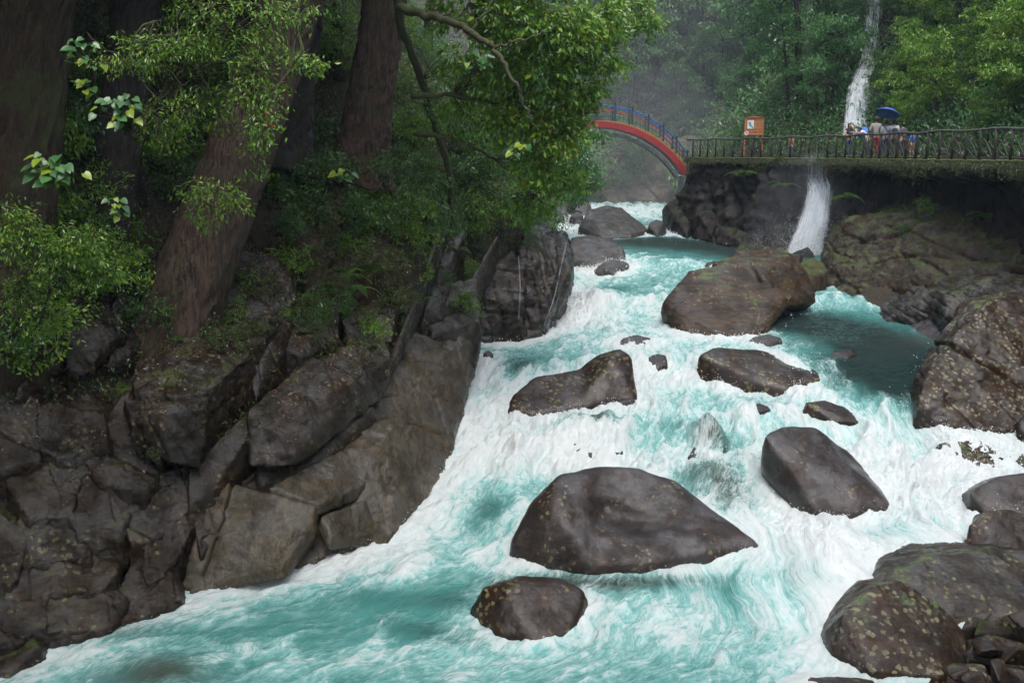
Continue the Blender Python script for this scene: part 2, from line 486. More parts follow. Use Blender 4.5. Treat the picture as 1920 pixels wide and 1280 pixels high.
def carve(V, F, amp=.08, seed=0, strata=None, rough=.35, dents=(), crack=None):
    Nn = vnormals(V, F)
    size = max(1.0, amp * 9)
    d = amp * fbm(V / size, 3, seed) * 1.6
    d += amp * rough * fbm(V / (size * .22), 4, seed + 9)
    d += amp * rough * .45 * (fbm(V / (size * .12), 3, seed + 15, ridged=True) - .4)
    for st in (strata or []):
        dr, sp, am = st
        dr = np.array(dr, float); dr /= np.linalg.norm(dr)
        s = (V @ dr) / sp + .45 * fbm(V / (sp * 5), 2, seed + 3) + seed * .37
        k = np.floor(s); fr = s - k
        hh = (hash_u(k.astype(np.int64), k.astype(np.int64) * 0, k.astype(np.int64) * 0, seed) % 1000) / 1000.0
        along = perlin(V / (sp * 3.0) + 5.5, seed + 5)
        h2 = (hash_u(k.astype(np.int64) + 1, k.astype(np.int64) * 0, k.astype(np.int64) * 0, seed) % 1000) / 1000.0
        b = sstep(.9, 1.0, fr)
        d += am * ((hh * (1 - b) + h2 * b) - .5) * (1 + along) - am * .7 * np.exp(-(np.minimum(fr, 1 - fr) / .07) ** 2) * (along > -.15)
    for c0 in (crack or []):
        p0, nr, wd, dp = c0
        nr = np.array(nr, float); nr /= np.linalg.norm(nr)
        q = (V - np.array(p0)) @ nr + .12 * fbm(V / 1.2, 3, seed + 21)
        d -= dp * np.exp(-(q / wd) ** 2)
    V = V + Nn * d[:, None]
    for c0, rad, vecd in dents:
        r2 = ((V - np.array(c0)) ** 2).sum(1) / rad ** 2
        V = V + np.exp(-r2 * 1.5)[:, None] * np.array(vecd)[None]
    return V

def solve_pts(pts, Y0=None):
    """pts: (px, py) on the water line; (px, py, dY) at the mean water Y + dY; gives world points"""
    W = [wat(p[0], p[1]) for p in pts if len(p) == 2]
    if Y0 is None: Y0 = np.mean([w[1] for w in W])
    out = [wat(p[0], p[1]) if len(p) == 2 else at(p[0], p[1], Y0 + p[2]) for p in pts]
    return np.array(out), Y0

def rock(name, groups, mat, label=None, cat=None, parent=None, voxel=None, smooth=2, amp=.06, seed=0, strata=None, rough=.35, dents=(), crack=None,
         back=1.0, down=.7, Y0=None, foot=True, group=None, kind=None, raw=False, bdrop=.35):
    gs = []
    for g in groups:
        P, Yc = solve_pts(g, Y0) if not raw else (np.array(g, float), 0)
        if raw: gs.append(P); continue
        extra = []
        top = P[P[:, 2] > np.median(P[:, 2])] if len(P) > 4 else P
        cen = P.mean(0)
        for q in P:
            b = q.copy(); b[:2] = cen[:2] + (q[:2] - cen[:2]) * 1.05; b[2] -= down; extra.append(b)
        for q in top:
            b = q.copy(); b[0] = cen[0] + (q[0] - cen[0]) * .85; b[1] += back; b[2] -= bdrop; extra.append(b)
            c = b.copy(); c[1] += back * .35; c[2] -= down + .6; extra.append(c)
        gs.append(np.vstack([P, extra]))
    allp = np.vstack(gs)
    if voxel is None: voxel = max(.028, allp[:, 1].mean() * .0016)
    V, F = remesh(gs, voxel)
    V = laplace(V, F, smooth)
    V = carve(V, F, amp, seed, strata, rough, dents, crack)
    o = place_np(name, V, F, mat, parent, smooth=True)
    GEO.append((V, F))
    if foot:
        m = np.abs(V[:, 2] - zw(V[:, 1])) < .14
        if m.any(): FOOT.append((V[m][:, :2], 0))
    if label: tag(o, label, cat, group)
    if kind: o['kind'] = kind
    return o

def ghit(px, py, y0=12.0, y1=140.0):
    d = ray(px, py); Y = np.arange(y0, y1, .15)
    P = np.array([0, 0, CAMZ]) + d[None] * (Y / d[1])[:, None]
    g = ground_z(P[:, 0], P[:, 1])
    k = np.nonzero(P[:, 2] < g)[0]
    return P[k[0]] if len(k) else None

def proj(p):
    x, y, z = p[0], p[1], p[2] - CAMZ
    fy = y * CP - z * SP; uz = y * SP + z * CP
    return 960 + FPX * x / fy, 640 - FPX * uz / fy
# ---- boulders standing in the river, front to back
mb_d = at(1215, 965, 21.2)
rock('boulder', [[(955,1020,.75),(1000,1047,.3),(1085,1058,.02),(1120,1062,0),(990,945,1.1),(1045,888,1.6),(1130,872,2.2),(1038,935,.75),(1060,985,.35),(1092,1030,.05),(1100,900,1.5)],
                 [(1045,890,1.7),(1130,872,2.2),(1200,875,2.4),(1275,905,2.3),(1340,955,1.7),(1432,1022,.9),(1130,915,2.0),(1200,925,1.9),(1270,962,1.4),(1340,1000,.9)],
                 [(1085,1058,.02),(1120,1062,0),(1250,1047,.2),(1340,1035,.5),(1432,1024,.9),(1080,990,.6),(1120,930,1.75),(1200,935,1.8),(1270,968,1.35),(1350,1003,.85)]],
     M_SMOOTH, 'largest smooth brown boulder in midstream with a wide hollowed wet face', 'boulder', Y0=20.25, smooth=42, amp=.045, seed=1, rough=.12, back=1.0, bdrop=.6,
     dents=[(at(1180, 955, 21.3), .95, (.03, .22, -.2))])
rock('boulder', [[(883,1140),(930,1182),(1000,1202),(1070,1188),(1106,1140),(905,1103,.5),(965,1076,.9),(1050,1080,1.0),(1095,1105,.6),(950,1100,.2)]],
     M_BOULDER, 'speckled round boulder in front of the largest boulder at the bottom centre', 'boulder', smooth=14, amp=.06, seed=2, back=.5)
rock('boulder', [[(950,768),(1010,776),(1090,757),(1150,752),(955,742,.3),(1000,706,1.0),(1085,690,1.4),(1120,700,1.2)],
                 [(1075,760),(1195,752),(1085,690,1.3),(1122,664,1.6),(1165,652,1.8),(1186,668,1.5),(1196,745,.4),(1150,670,.9)]],
     M_BOULDER, 'saddle-shaped lichened boulder with a tall hump on its right', 'boulder', smooth=26, amp=.05, seed=3, back=.6)
rock('boulder', [[(1310,692),(1400,722),(1480,730),(1541,708),(1308,662,.5),(1340,651,1.4),(1420,654,1.8),(1490,672,1.7),(1535,695,.9),(1350,672,.5)]],
     M_BOULDER, 'low whaleback boulder covered with yellow lichen below the banded block', 'boulder', smooth=40, amp=.04, seed=4, back=.8, rough=.2)
rock('boulder', [[(1437,868),(1470,908),(1530,958),(1600,960),(1670,948),(1432,815,.5),(1470,796,1.1),(1530,799,1.4),(1590,842,1.5),(1645,900,1.0),(1465,850,.1),(1520,890,-.2),(1600,890,.3)]],
     M_SMOOTH, 'egg-shaped brown boulder with a pale wet dish on top', 'boulder', smooth=40, amp=.05, seed=5, back=.7, rough=.15, dents=[(at(1553, 870, 24.6), .5, (0, .12, -.22))])
rock('boulder', [[(1208,684),(1230,690),(1253,685),(1212,668,.3),(1232,660,.6),(1250,665,.4)]], M_BOULDER, 'small round stone beside the saddle-shaped boulder', 'rock', smooth=14, amp=.04, seed=6, back=.3)
rock('boulder', [[(1158,646),(1190,652),(1228,645),(1165,632,.3),(1195,626,.6),(1222,632,.4)]], M_SMOOTH, 'low dark stone awash upstream of the saddle-shaped boulder', 'rock', smooth=14, amp=.04, seed=7, back=.3)
rock('boulder', [[(1400,768),(1425,772),(1446,768),(1405,759,.2),(1425,755,.4),(1440,760,.2)]], M_BOULDER, 'tiny brown stone tip between the whaleback and the egg-shaped boulder', 'rock', smooth=2, amp=.03, seed=8, back=.2)
rock('boulder', [[(1505,768),(1560,788),(1613,792),(1510,754,.3),(1545,750,.6),(1585,762,.5),(1608,775,.3)]], M_BOULDER, 'flat dark stone breaking the surface upstream of the egg-shaped boulder', 'rock', smooth=3, amp=.05, seed=9, back=.3)
rock('boulder', [[(903,676),(925,680),(905,660,.15),(916,654,.3),(926,662,.2)]], M_BOULDER, 'little mossy stone by the left bank at the foot of the dark outcrop', 'rock', smooth=2, amp=.03, seed=10, back=.2)
rock('boulder', [[(1400,640),(1440,652),(1470,640),(1410,630,.3),(1440,624,.6),(1465,630,.4)]], M_FAR, 'grey stone awash just below the banded block', 'rock', smooth=14, amp=.04, seed=12, back=.3)
rock('boulder', [[(1555,665),(1590,672),(1612,665),(1565,656,.3),(1595,650,.4)]], M_BOULDER, 'small stone awash in the dark right-hand pool', 'rock', smooth=14, amp=.04, seed=13, back=.3)
rock('boulder', [[(1290,856),(1330,868),(1362,856),(1300,834,.5),(1335,824,.9),(1358,836,.6)]], M_BOULDER, 'dark rock hump under the thin sheet of a small fall', 'rock', smooth=4, amp=.06, seed=14, back=.5)
rock('boulder', [[(1050,842),(1110,858),(1168,848),(1045,824,.5),(1100,814,1.1),(1160,824,.8)]], M_BOULDER, 'submerged dark hump with white water sliding over it', 'rock', smooth=4, amp=.08, seed=15, back=.5, bdrop=.5)
# big banded block and its neighbours
rock('boulder', [[(1250,598),(1290,617),(1340,622),(1424,624),(1247,560,.5),(1292,510,1.6),(1400,482,2.6),(1468,478,3.0),(1420,590,.6),(1470,562,.9),(1330,520,1.6),(1510,508,3.0)],
                 [(1400,482,2.6),(1480,478,3.4),(1512,506,3.4),(1528,552,2.2),(1470,562,.9),(1430,520,1.2),(1500,575,3.0)]],
     M_STRATA, 'huge angular boulder of banded rock tilted over a dark undercut', 'boulder', smooth=1, amp=.05, seed=16, back=1.6, down=.3, foot=True,
     strata=[((.5, .1, .85), .22, .035), ((.8, -.5, -.3), 1.9, .04)], Y0=36.0,
     crack=[(at(1400, 540, 37), (.8, -.2, .4), .04, .04)])
rock('boulder', [[(1335,505),(1400,500),(1470,490),(1340,495,.4),(1400,467,2.0),(1455,463,2.4),(1485,478,1.6)]], M_STRATA, 'long low rock behind the huge banded boulder', 'boulder', Y0=41, smooth=3, amp=.1, seed=17, back=1, strata=[((.5, .1, .85), .3, .07)])
rock('boulder', [[(1320,500),(1345,503),(1325,490,.3),(1340,487,.4),(1352,494,.3)]], M_STRATA, 'small stone at the upstream tip of the banded boulder', 'rock', smooth=2, amp=.04, seed=18, back=.4)
rock('boulder', [[(1498,545,0),(1550,548,0),(1492,510,.2),(1500,492,.8),(1520,484,1.2),(1545,492,.9),(1552,510,.3),(1515,525,-.3)]], M_CLIFF, 'brown block wedged between the banded boulder and the mossy cliff', 'boulder', Y0=41, smooth=3, amp=.08, seed=19, back=1, down=1.2, foot=False)
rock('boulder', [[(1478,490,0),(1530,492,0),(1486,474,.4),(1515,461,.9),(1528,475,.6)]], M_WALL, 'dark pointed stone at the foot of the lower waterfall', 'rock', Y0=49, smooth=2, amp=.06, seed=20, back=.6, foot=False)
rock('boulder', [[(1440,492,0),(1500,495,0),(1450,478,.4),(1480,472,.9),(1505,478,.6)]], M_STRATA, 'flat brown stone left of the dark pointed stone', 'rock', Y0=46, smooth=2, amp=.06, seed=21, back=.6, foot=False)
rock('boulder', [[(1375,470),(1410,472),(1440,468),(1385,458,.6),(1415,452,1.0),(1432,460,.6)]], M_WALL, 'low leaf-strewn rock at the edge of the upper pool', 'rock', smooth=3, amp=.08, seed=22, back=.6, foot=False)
# upstream rocks
rock('boulder', [[(1083,438),(1130,444),(1185,442),(1217,436),(1086,425,.5),(1108,392,2.0),(1138,384,3.2),(1165,390,3.6),(1200,418,3.0),(1215,430,1.2),(1095,405,1.2)]],
     M_FAR, 'large grey slab-sided boulder in the rapids before the bridge', 'boulder', smooth=1, amp=.08, seed=23, back=1.2, strata=[((.55, 0, .83), .35, .05)])
rock('boulder', [[(1062,490),(1110,498),(1172,488),(1064,458,.6),(1072,444,2.0),(1110,440,2.6),(1152,447,2.4),(1170,465,1.2)]], M_FAR, 'pale rounded boulder against the left bank below the grey slab-sided one', 'boulder', smooth=4, amp=.12, seed=24, back=1)
rock('boulder', [[(1112,508),(1150,513),(1185,505),(1130,492,.4),(1160,486,.9),(1180,492,.7)]], M_FAR, 'small flat grey slab in the rapids below the pale rounded boulder', 'rock', smooth=2, amp=.06, seed=25, back=.5, strata=[((.3, 0, .9), .12, .04)])
rock('boulder', [[(1213,436),(1232,440),(1252,437),(1215,420,.5),(1230,410,1.1),(1245,414,.8)]], M_FAR, 'rounded rock with water spilling past it beside the bridge abutment', 'rock', smooth=4, amp=.08, seed=26, back=.6)
for i, (p, lb) in enumerate([
    ([(1062,402),(1105,404),(1060,378,.8),(1078,365,1.6),(1100,370,1.6),(1108,385,1.0)], 'large pale rock at the top of the upstream rock heap'),
    ([(1030,405),(1065,407),(1030,382,.6),(1048,370,1.4),(1064,378,1.2)], 'brownish block left of the pale rock in the upstream heap'),
    ([(1008,410),(1040,412),(1005,392,.6),(1020,382,1.0),(1036,390,.8)], 'angular rock at the left end of the upstream heap'),
    ([(1066,418),(1092,420),(1070,402,.5),(1084,396,.9),(1094,406,.6)], 'grey stone in front of the pale rock of the upstream heap'),
    ([(1038,418),(1062,420),(1040,404,.4),(1050,398,.8),(1060,406,.5)], 'small dark stone in the middle of the upstream heap')]):
    rock('boulder', [p], M_FAR, lb, 'rock', smooth=2, amp=.1, seed=30 + i, back=1.2)
# right bank, front to back
rock('boulder', [[(1540,1190),(1560,1222),(1640,1258),(1760,1268),(1580,1150,.5),(1640,1095,1.2),(1690,1088,1.5),(1760,1130,1.3),(1810,1190,1.0),(1815,1240,.3)]],
     M_RIGHT, 'pale-speckled grey boulder sloping into the water at the lower right', 'boulder', smooth=3, amp=.06, seed=40, back=1.0)
rock('boulder', [[(1640,1110,0),(1700,1150,-.3),(1800,1180,-.5),(1930,1195,-.5),(1682,1065,.6),(1760,1042,.9),(1920,1033,1.2),(1960,1060,1.1),(1960,1160,-.4),(1720,1085,.3)]], Y0=18.7, label='broad flat-topped rock with green moss on its edge', cat='boulder', smooth=8, amp=.08, seed=41, back=1.6, down=1.0, mat=
     rock_mat('moss_topped_rock', (.007, .005, .003), (.017, .013, .008), (.036, .028, .02), lichen=.2, moss=-.06, coat=.8))
rock('boulder', [[(1812,1030),(1850,1038),(1930,1036),(1818,985,.3),(1850,956,.6),(1900,952,.8),(1940,965,.8)]], M_BOULDER, 'dark rounded boulder between the flat mossy rock and the smooth slab above', 'boulder', smooth=4, amp=.05, seed=42, back=.6)
rock('boulder', [[(1815,950),(1850,965),(1940,968),(1820,922,.3),(1870,894,.8),(1950,884,1.0)]], M_SMOOTH, 'smooth purplish slab lapped by foam at the right edge', 'boulder', smooth=4, amp=.05, seed=43, back=.8)
rock('boulder', [[(1745,850),(1800,872),(1870,880),(1930,876),(1760,830,.6),(1830,820,1.0),(1900,835,1.2),(1940,850,1.0)]], M_RIGHT, 'low wet rock half covered by white water with patches of moss', 'boulder', smooth=3, amp=.1, seed=44, back=.8, bdrop=.6)
rock('boulder', [[(1717,782),(1760,798),(1830,808),(1940,804),(1722,745,.4),(1800,625,2.6),(1850,562,3.6),(1900,550,4.0),(1960,560,4.0),(1960,700,1.5),(1740,700,1.0),(1830,690,1.2)]],
     M_RIGHT, 'large angular boulder with a dark diagonal crack at the right edge', 'boulder', smooth=2, amp=.13, seed=45, back=1.5, strata=[((.6, -.2, .75), .8, .1)],
     crack=[(at(1850, 680, 28.5), (.55, .1, .83), .06, .25)])
rock('boulder', [[(1905,815),(1940,830),(1908,790,.3),(1925,775,.5),(1950,780,.4)]], M_BOULDER, 'small dark stone at the right edge below the cracked boulder', 'rock', smooth=14, amp=.04, seed=46, back=.4)
rock('boulder', [[(1795,1172,0),(1830,1178,0),(1798,1150,.1),(1812,1143,.2),(1828,1155,.1)]], M_RIGHT, 'small grey stone beside the mossy cushion stone', 'rock', Y0=18.4, smooth=2, amp=.03, seed=47, back=.25, down=.25, foot=False)
rock('boulder', [[(1826,1190,0),(1870,1196,0),(1905,1190,0),(1835,1162,.2),(1865,1155,.35),(1895,1168,.2)]], rock_mat('moss_cushion_stone', (.008, .006, .004), (.02, .014, .009), (.04, .03, .02), moss=.35, moss_col=(.018, .027, .005), coat=.1), 'small stone wearing a green moss cushion at the lower right', 'rock', Y0=18.1, smooth=4, amp=.03, seed=48, back=.3, down=.3, foot=False)
rock('boulder', [[(1812,1240,0),(1870,1262,0),(1940,1255,0),(1825,1195,.3),(1870,1188,.5),(1940,1210,.5)]], M_RIGHT, 'low brown rock in the lower right corner', 'boulder', Y0=17.2, smooth=3, amp=.05, seed=49, back=.5, down=.5, foot=False)
rock('boulder', [[(1718,1290,0),(1790,1300,0),(1868,1290,0),(1728,1252,.2),(1780,1240,.5),(1845,1246,.4)]], M_RIGHT, 'pale purplish stone cut by the bottom edge at the lower right', 'rock', Y0=16.4, smooth=3, amp=.04, seed=50, back=.4, down=.4, foot=False)
rock('boulder', [[(1480,1290,0),(1560,1300,0),(1650,1290,0),(1500,1270,.2),(1570,1264,.4),(1640,1272,.3)]], M_BOULDER, 'submerged brown rock at the bottom edge right of centre', 'rock', Y0=16.1, smooth=3, amp=.04, seed=51, back=.4, down=.4)
rng2 = random.Random(5)
for i, (px, py, sz, lb) in enumerate([(1840, 1215, .34, 'angular dark stone in front of the moss cushion stone'), (1885, 1225, .3, 'angular dark stone at the right edge below the moss cushion stone'),
        (1905, 1160, .3, 'angular dark stone right of the moss cushion stone'), (1860, 1262, .32, 'squarish dark stone near the lower right corner'), (1912, 1262, .34, 'broad dark stone in the very lower right corner'),
        (1815, 1270, .22, 'small dark stone left of the squarish one in the lower right corner'), (1790, 1262, .2, 'small pointed stone against the pale-speckled grey boulder')]):
    c = wat(px, py); c[1] -= .25; c[2] += .12
    rs_ = np.random.default_rng(900 + i); dd_ = rs_.normal(0, 1, (9, 3)); dd_ /= np.linalg.norm(dd_, axis=1)[:, None]
    rock('boulder', [c + dd_ * sz * np.array([1.25, 1, .8])], M_RIGHT if i % 3 else M_BOULDER, lb, 'rock', raw=True, smooth=3, amp=.03, seed=60 + i, foot=False, voxel=.025)

# more of the boulder bank carries on to the right, mostly outside the picture
rs6 = np.random.default_rng(66)
for i in range(26):
    y_ = rs6.uniform(12, 33); x_ = float(xr(y_)) + rs6.uniform(1.2, 9); u_, v_ = proj((x_, y_, 1.6))
    if u_ < 1990: x_ = (1990 - 960) / FPX * y_ + rs6.uniform(.6, 6)
    s_ = rs6.uniform(.5, 1.5); dd_ = rs6.normal(0, 1, (16, 3)); dd_ /= np.linalg.norm(dd_, axis=1)[:, None]
    rock('boulder', [np.array([x_, y_, float(ground_z(x_, y_)[0]) + s_ * .35]) + dd_ * s_ * np.array([1.2, 1, .8])], (M_RIGHT, M_BOULDER, M_BANK)[i % 3], 'angular boulder heaped on the right bank beyond the cracked boulder', 'boulder', group='boulders heaped further along the right bank', raw=True, smooth=4, amp=.1, seed=900 + i, foot=False, voxel=.07)

# ---- left bank: bedrock broken into blocks, all pieces of one bank
BANK = thing('left_rock_bank', 'left bank of jointed wet brown bedrock stepping down to the river', None, (-6, 22, 1)); BANK['kind'] = 'structure'
J = [((1, .12, .1), .55, .05)]
def blk(pts, mat=M_BANK, Y0=0.0, **kw):
    kw.setdefault('strata', [((.9, .12, .4), .27, .035), ((.15, .9, .35), 1.3, .06)])
    kw.setdefault('amp', .05); kw.setdefault('smooth', 1); kw.setdefault('foot', False)
    kw['seed'] = kw.get('seed', blk.n + 100); blk.n += 1
    return rock('rock_block', pts, mat, parent=BANK, Y0=Y0, **kw)
blk.n = 0
# lowest, water-worn slab (points: on water, or px, py, Y)
blk([[(345,1112),(520,1072),(610,1020),(735,1002),(430,905,21.3),(480,868,21.8),(560,850,22.7),(650,800,23.6),(760,770,24.6),(800,932),(700,850,22.9)],
     [(735,1002),(800,932),(848,835),(876,720),(560,850,22.7),(700,745,25.4),(745,650,28.5),(780,760,26.0),(830,660,29)],
     [(848,835),(882,690),(900,640),(700,745,25.4),(745,650,28.5),(770,620,29.5),(890,605,31.5),(800,700,27.4)]],
    M_SLAB, smooth=8, amp=.12, back=.3, down=1.0, bdrop=.9, foot=True, strata=[((.35, .75, -.55), 1.3, .14), ((.8, -.2, .5), .5, .03)], rough=.25, voxel=.04)
# overlapping plates give the slab its broken lips
_sp = []
for q in [(345,1112),(520,1072),(610,1020),(735,1002),(800,932),(848,835),(876,720),(882,690)]: _sp.append((q[0], q[1], wat(*q)[1]))
_sp += [(430,905,21.3),(480,868,21.8),(560,850,22.7),(650,800,23.6),(760,770,24.6),(700,745,25.4),(745,650,28.5),(780,760,26.0),(830,660,29),(770,620,29.5),(890,605,31.5),(800,700,27.4)]
_A = np.array([[1, a / 1000, b / 1000, a * b / 1e6, a * a / 1e6, b * b / 1e6] for a, b, _ in _sp]); _cf = np.linalg.lstsq(_A, np.array([c for _, _, c in _sp]), rcond=None)[0]
def slabY(a, b): return float(np.array([1, a / 1000, b / 1000, a * b / 1e6, a * a / 1e6, b * b / 1e6]) @ _cf)
for pts, off in [([(350,1104),(362,1045),(400,960),(440,905),(505,925),(592,948),(585,985),(530,1062)], .16), ([(600,965),(700,930),(770,925),(790,938),(735,996),(620,1010)], .10),
                 ([(505,915),(560,876),(640,842),(700,868),(690,905),(600,945)], .24), ([(640,838),(700,790),(800,800),(852,822),(805,925),(720,925),(705,880)], .16),
                 ([(690,780),(705,748),(780,735),(868,760),(850,815),(790,795)], .28), ([(712,738),(740,668),(800,690),(872,722),(868,752),(780,728)], .20), ([(750,655),(775,622),(860,640),(888,690),(874,715),(805,685)], .26)]:
    blk([[(a, b, slabY(a, b) - off) for a, b in pts]], M_SLAB, smooth=5, amp=.06, back=.45, down=.25, bdrop=.35, strata=[((.35, .75, -.55), .8, .03)], rough=.4, voxel=.035)
rock('rock_block', [[(-60,1275),(20,1258),(80,1226),(-60,1195,.8),(0,1182,1.0),(58,1192,.8),(75,1210,.4)]], M_BANK, parent=BANK, smooth=4, amp=.06, seed=333, back=.8, foot=True)
blk([[(800,612,29.8),(845,592,30.6),(897,566,31.6),(905,600,31.0),(897,640,30.6),(810,625,29.4),(850,690,30.0),(888,690,30.2)]], back=1.2, down=.2, amp=.06, bdrop=.1)
# long lip block above the slab
blk([[(482,872,21.4),(520,830,22.0),(600,790,23.0),(690,748,24.0),(702,760,23.9),(640,830,22.8),(560,885,21.6),(492,905,21.2),(505,918,21.3),(570,905,21.6)]], back=.5, down=.35, amp=.05, bdrop=.2)
# big block with litter on its top
blk([[(468,765,21.6),(560,690,23.0),(645,652,24.0),(722,640,25.0),(732,668,24.6),(640,705,23.4),(560,775,21.7),(552,850,21.2),(475,845,21.2),(700,730,23.9)]], back=1.0, down=.3, amp=.08, bdrop=.15)
# narrow joint strip
blk([[(352,885,20.6),(400,835,21.0),(470,762,21.9),(490,755,22.0),(475,800,21.6),(400,920,20.5),(372,1000,20.2),(355,950,20.2)]], back=.4, down=.4, amp=.04, bdrop=.3)
blk([[(340,1095,19.5),(372,1000,20.1),(400,915,20.7),(430,905,20.9),(420,960,20.4),(365,1108,19.4)]], M_SLAB, back=.4, down=.5, amp=.04)
# large ledge and its cheek
blk([[(245,705,21.2),(300,660,22.2),(352,612,23.2),(500,606,24.4),(505,625,24.0),(440,690,22.2),(385,735,21.1),(330,742,20.7),(250,738,20.8)],
     [(500,606,24.4),(512,620,24.2),(440,690,22.2),(385,735,21.1),(365,858,20.8),(400,800,21.3),(470,715,22.8)]], back=1.2, down=.5, amp=.08)
blk([[(232,748,20.6),(330,752,20.5),(385,765,20.6),(372,855,20.5),(320,842,20.2),(245,800,20.2),(300,780,20.1)]], back=.9, down=.3, amp=.08)
blk([[(515,640,24.6),(560,580,25.8),(640,565,26.8),(636,640,25.8),(565,668,24.6),(600,600,25.8)]], back=1.2, down=1.0, amp=.06)
blk([[(470,700,23.0),(505,640,24.0),(545,590,25.4),(556,600,25.4),(540,650,24.6),(480,745,22.6)]], back=.5, down=.6, amp=.04)
# lichened boulder lump and the dark mossy block above
blk([[(372,560,24.4),(400,505,24.8),(445,470,25.4),(520,480,26),(560,555,25.6),(540,590,25.2),(450,600,24.4),(385,590,24.2)]], back=1.5, down=.8, amp=.12, smooth=3, rough=.5)
blk([[(440,400,27),(462,340,27.4),(545,312,28.2),(640,325,28.8),(655,400,28.2),(620,455,27.6),(500,450,27.0),(455,455,26.8)]], M_CLIFF, back=2.0, down=1.0, amp=.14, rough=.5)
blk([[(560,470,27.4),(640,440,28),(720,420,29),(800,460,29.2),(770,520,28.2),(660,560,27.4),(590,560,27)]], M_CLIFF, back=2.0, down=1.0, amp=.14, rough=.5)
blk([[(640,600,26.4),(700,560,27.6),(745,580,27.6),(735,640,26.6),(660,655,25.8)]], back=1.5, down=1.0, amp=.1)
# thin fin-like joint plates running up the bank
blk([[(702,742,24.9),(732,660,26.6),(772,560,28.6),(814,450,31.0),(838,392,32.5),(842,396,32.5),(822,450,31.0),(783,560,28.6),(745,668,26.4),(714,738,25.0)]], back=.25, down=.3, amp=.04, strata=[((.95, .2, .25), .2, .02)])
blk([[(790,600,29.6),(800,520,31.2),(845,440,33.0),(870,430,33.2),(850,520,31.6),(830,600,30.2)]], back=1.2, down=.8, amp=.08)
blk([[(862,560,31.4),(897,500,32.6),(930,440,34),(936,442,34),(908,510,32.8),(880,570,31.6)]], M_BANK, back=.2, down=.3, amp=.03, strata=[((.95, .2, .25), .2, .02)])
blk([[(800,560,30.6),(850,530,31.6),(895,520,32.4),(895,570,31.6),(810,600,30.2)]], back=1.2, down=.8, amp=.1)
# broken blocks of the lower left
for pts in [
    [(88,850,20.6),(120,832,21.0),(172,842,21.0),(165,880,20.6),(110,900,20.3)],
    [(165,860,20.6),(190,822,21.2),(240,818,21.4),(285,880,20.9),(262,912,20.4),(200,900,20.3)],
    [(128,940,20.0),(150,895,20.6),(200,890,20.8),(238,950,20.4),(215,1000,19.8),(150,1000,19.7)],
    [(240,960,20.0),(290,900,20.6),(350,880,21.0),(362,940,20.5),(300,1000,19.8),(255,1010,19.7)],
    [(270,1050,19.4),(290,985,20.0),(345,955,20.6),(352,1000,20.2),(310,1070,19.3),(280,1085,19.2)],
    [(215,1110,19.0),(255,1062,19.5),(300,1058,19.6),(330,1120,18.9),(260,1150,18.5),(225,1160,18.4)],
    [(0,1100,19.2),(60,1052,19.6),(150,1040,19.8),(200,1070,19.4),(180,1100,18.9),(120,1100,18.9),(20,1120,18.9)],
    [(10,1140,18.4),(60,1100,18.9),(180,1095,19.0),(215,1130,18.7),(190,1170,18.0),(90,1180,17.9),(30,1170,18.0)],
    [(-40,1200,17.6),(10,1180,18.0),(60,1195,17.8),(75,1225,17.4),(20,1260,17.0),(-40,1260,17)],
    [(-60,1120,18.8),(0,1100,19.2),(60,1150,18.6),(40,1190,18.0),(-60,1200,17.8)],
    [(-90,1070,19.3),(0,1085,19.1),(75,1110,18.8),(70,1165,18.2),(0,1185,17.9),(-90,1190,17.8)],
    [(60,1120,18.7),(130,1130,18.5),(190,1165,18.1),(150,1190,17.8),(70,1185,17.9)],
    [(-80,1000,20),(-20,960,20.4),(40,1010,20.0),(20,1080,19.4),(-60,1080,19.2)],
    [(0,1010,19.8),(60,960,20.4),(130,1000,20.2),(150,1040,19.8),(60,1050,19.6),(0,1050,19.6)],
    [(20,900,20.8),(80,860,21.4),(140,900,21.0),(130,960,20.5),(60,965,20.4)],
    [(40,800,21.6),(100,760,22.2),(180,780,22.0),(190,830,21.4),(110,850,21.1)],
    [(-60,780,21.8),(-10,740,22.2),(60,750,22.2),(60,850,21.4),(-30,880,21)],
    [(190,800,21.4),(240,742,21.9),(300,770,21.2),(290,820,20.9),(230,830,20.9)],
    [(365,960,20.0),(400,930,20.4),(440,915,20.8),(430,980,20.1),(380,1030,19.7)],
    ]:
    cx_ = sum(p[0] for p in pts) / len(pts); cy_ = sum(p[1] for p in pts) / len(pts); cm_ = sum(p[2] for p in pts) / len(pts)
    pts = [(a, b, wat(a, 1240 - .37 * a)[1] + (1240 - .37 * a - b) / 150 + (c - cm_) * .35 - .1) for a, b, c in pts]
    blk([[(cx_ + (a - cx_) * 1.22, cy_ + (b - cy_) * 1.18, c) for a, b, c in pts]], M_BANK, back=1.4, down=.8, amp=.1, smooth=4, bdrop=.2, rough=.5, foot=cy_ > 1040)
